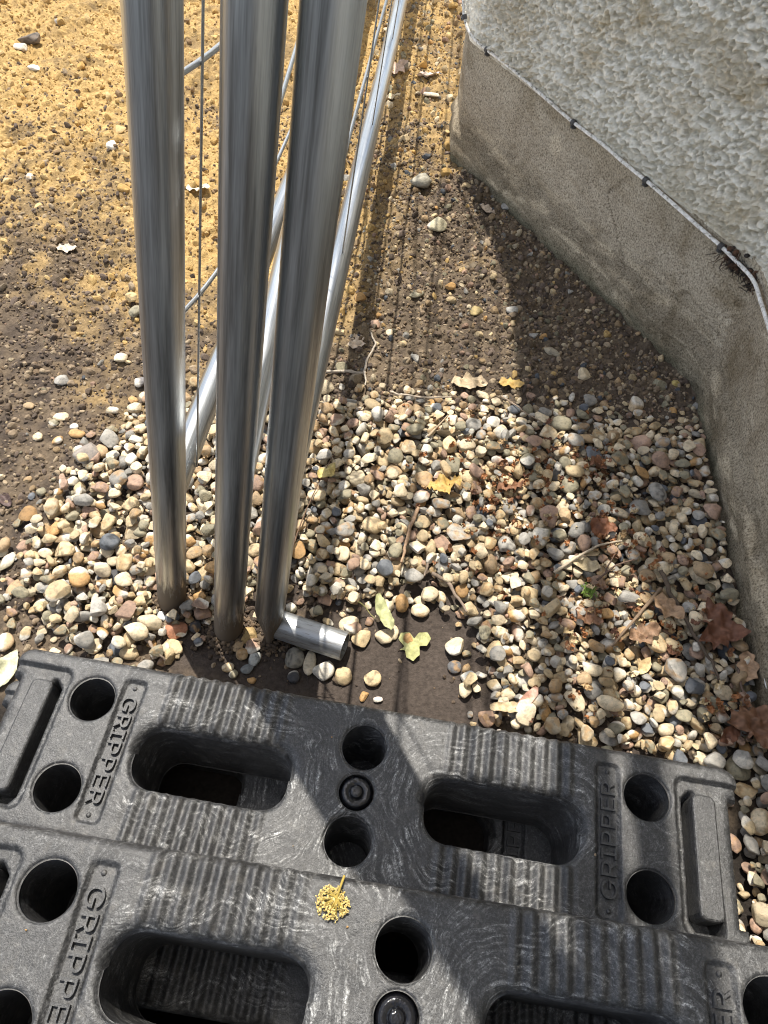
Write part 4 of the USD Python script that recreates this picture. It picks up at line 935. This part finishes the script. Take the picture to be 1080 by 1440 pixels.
twig([(436, 527), (478, 525), (512, 528), (516, 508), (528, 489), (522, 470)], .0026, (.36, .31, .25), "pale forked twig on the earth strip right of the posts", [[(512, 528), (514, 538), (513, 545)]])
twig([(588, 716), (577, 745), (570, 770), (565, 792)], .0028, (.34, .23, .15), "straight brown twig lying on the gravel's left half")
twig([(929, 803), (941, 835), (955, 862), (968, 886), (985, 908), (1000, 935), (1008, 958)], .0030, (.10, .075, .055), "dark bent twig on gravel near the wall, the thicker of a crossing pair")
twig([(926, 832), (902, 860), (878, 888), (857, 914)], .0024, (.17, .12, .08), "thin brown twig sloping down left from the dark bent one")
twig([(778, 808), (808, 787), (838, 771), (872, 764)], .0022, (.42, .35, .26), "pale curved twig left of the crossing dark twigs")
twig([(838, 818), (862, 800), (890, 789)], .0015, (.12, .08, .06), "short dark twig under the pale curved one", [[(848, 810), (856, 795), (862, 783)]])
twig([(608, 806), (626, 822), (640, 840), (657, 861)], .0026, (.20, .155, .12), "rough dark rootlet hanging over the gravel's edge onto bare earth", [[(600, 797), (596, 812)]])
twig([(504, 846), (514, 858), (527, 872)], .0009, (.30, .28, .12), "hair-thin greenish stem left of the leaf strip")
twig([(404, 792), (424, 735), (442, 695), (470, 640)], .0010, (.14, .09, .06), "thin dark root along the rightmost post's shade")
twig([(601, 618), (615, 602), (628, 588)], .0018, (.36, .28, .19), "small tan twig in the gravel's far part")
twig([(547, 557), (590, 560), (634, 562)], .0016, (.40, .34, .27), "straight pale stick along the gravel's far edge")
twig([(704, 560), (732, 580), (752, 592)], .0013, (.30, .23, .17), "thin stick at the gravel's far edge right of the mustard leaf")
twig([(1032, 936), (1043, 968), (1050, 996)], .0018, (.13, .09, .07), "dark twig stub before the wall near the right edge")
twig([(432, 949), (436, 975), (470, 980)], .0007, (.05, .04, .035), "black hair-like root on bare earth behind the rear block")
twig([(208, 905), (222, 920), (236, 932)], .0022, (.22, .17, .13), "short grey twig half buried below the leftmost post")

# ------------------------------------------------------------------ moss, flower head, ring, root clump
mo = at_px(827, 832); mr = np.random.default_rng(3); parts = []
for _ in range(70):
    b = mo + np.r_[mr.normal(size=2) * 0.0045, -0.002]; tip = b + unit(np.r_[mr.normal(size=2) * .8, 1]) * mr.uniform(.005, .011)
    parts.append(tube(np.array([b, (b + tip) / 2 + mr.normal(size=3) * .001, tip]), np.array([.0006, .0009, .0002]), 5))
ms = cat(parts); tag(put("moss", ms, M_LEAF, smooth=True, tint=np.clip(np.array([.20, .30, .06])[None] * (.6 + .9 * noise(ms.vertices * 300, 3))[:, None], 0, 1)), "bright green moss sprig among the pebbles", "moss")

BY = math.radians(1.19); ztop2 = ZT + 0.305 * U
fl = onz(467, 1269, ztop2 + 0.004); fr = np.random.default_rng(8)
fo = xf("flower_head"); tag(fo, "dry yellow flower head lying on the front block", "flower")
stalk0 = onz(484, 1232, ztop2 + 0.002); hub = onz(474, 1262, ztop2 + 0.006)
sp_ = [tube(np.array([stalk0, stalk0 * .5 + hub * .5 + [0, 0, .004], hub]), np.array([.0011, .0010, .0008]), 7)]
heads = []
for _ in range(170):
    a, rr = fr.uniform(0, 2 * np.pi), math.sqrt(fr.random()) * 0.0125; e = np.array([fl[0] + rr * math.cos(a) * 1.05, fl[1] + rr * math.sin(a) * .95, ztop2 + 0.0018 + fr.random() * 0.006 * (1.1 - rr / .0125)])
    if fr.random() < .3: sp_.append(tube(np.array([hub, (hub + e) / 2 + [0, 0, .001], e]), np.array([.0006, .0004, .0003]), 5))
    for _k in range(3):
        s = ICO1.copy(); s.apply_scale(np.array([.0012, .0007, .00035]) * fr.uniform(.6, 1.3)); s.apply_transform(trimesh.transformations.random_rotation_matrix(fr.random(3))); s.apply_translation(e + fr.normal(size=3) * .0009); heads.append(s)
ms = cat(sp_); put("stalk", ms, M_TWIG, fo, smooth=True, tint=np.array([.34, .25, .06]))
ms = cat(heads); g = put("florets", ms, M_LEAF, fo, smooth=False, tint=np.clip(np.array([.56, .43, .16])[None] * (.55 + .9 * noise(ms.vertices * 500, 2))[:, None], 0, .9)); tag(g, kind="stuff")

rc = onz(1122, 958, 0.035); ringm = trimesh.creation.annulus(0.036, 0.0415, 0.05, sections=48)
T = trimesh.geometry.align_vectors([0, 0, 1], unit([-0.35, -0.35, 0.85])); ringm.apply_transform(T); ringm.apply_translation(rc)
M_PVC = mat("white_plastic_pipe", {"g": ("geometry", {}), "n": ("noise_texture", {"scale": 60, "detail": 5}), "r": ("rgb_ramp", {"ramp": [(0.35, (.35, .33, .29)), (0.55, (.72, .71, .68))]}), "p": ("principled_bsdf", {"roughness": .45})}, [("g.position", "n.vector"), ("n.fac", "r.fac"), ("r.color", "p.base_color")])
tag(put("pipe_collar", ringm, M_PVC, smooth=40), "white plastic pipe collar at the right edge before the wall", "pipe")

rr_ = np.random.default_rng(77); n1v = n1; clump = []
for _ in range(150):
    t = rr_.random(); bpx = (1024 + 50 * t + rr_.normal() * 5, 352 + 48 * t + rr_.normal() * 5)
    b = onplane(*bpx, np.array([*WA, 0.0]), n1) + n1 * 0.006; dirv = unit(np.r_[rr_.normal(size=2) * .8, -1]) + n1 * rr_.uniform(0, .5); L_ = rr_.uniform(.004, .018)
    clump.append(tube(np.array([b, b + dirv * L_ * .5 + rr_.normal(size=3) * .002, b + dirv * L_ + rr_.normal(size=3) * .004 ]), np.array([.0010, .0007, .0003]), 4))
for _ in range(38):
    t = rr_.random(); b = onplane(1026 + 50 * t + rr_.normal() * 9, 352 + 50 * t + rr_.normal() * 9, np.array([*WA, 0.0]), n1) + n1 * .006
    s = stone(int(rr_.integers(1e6)), np.array([.004, .003, .003]) * rr_.uniform(.6, 1.4), .5, ICO1); s.apply_translation(b); clump.append(s)
ms = cat(clump); tag(put("root_clump", ms, M_TWIG, smooth=False, tint=np.clip(lerp((.035, .03, .026), (.10, .055, .034), sstep(.5, .7, noise(ms.vertices * 90, 4))), 0, 1)), "dark dried root clump hanging under the cable", "dried plant")
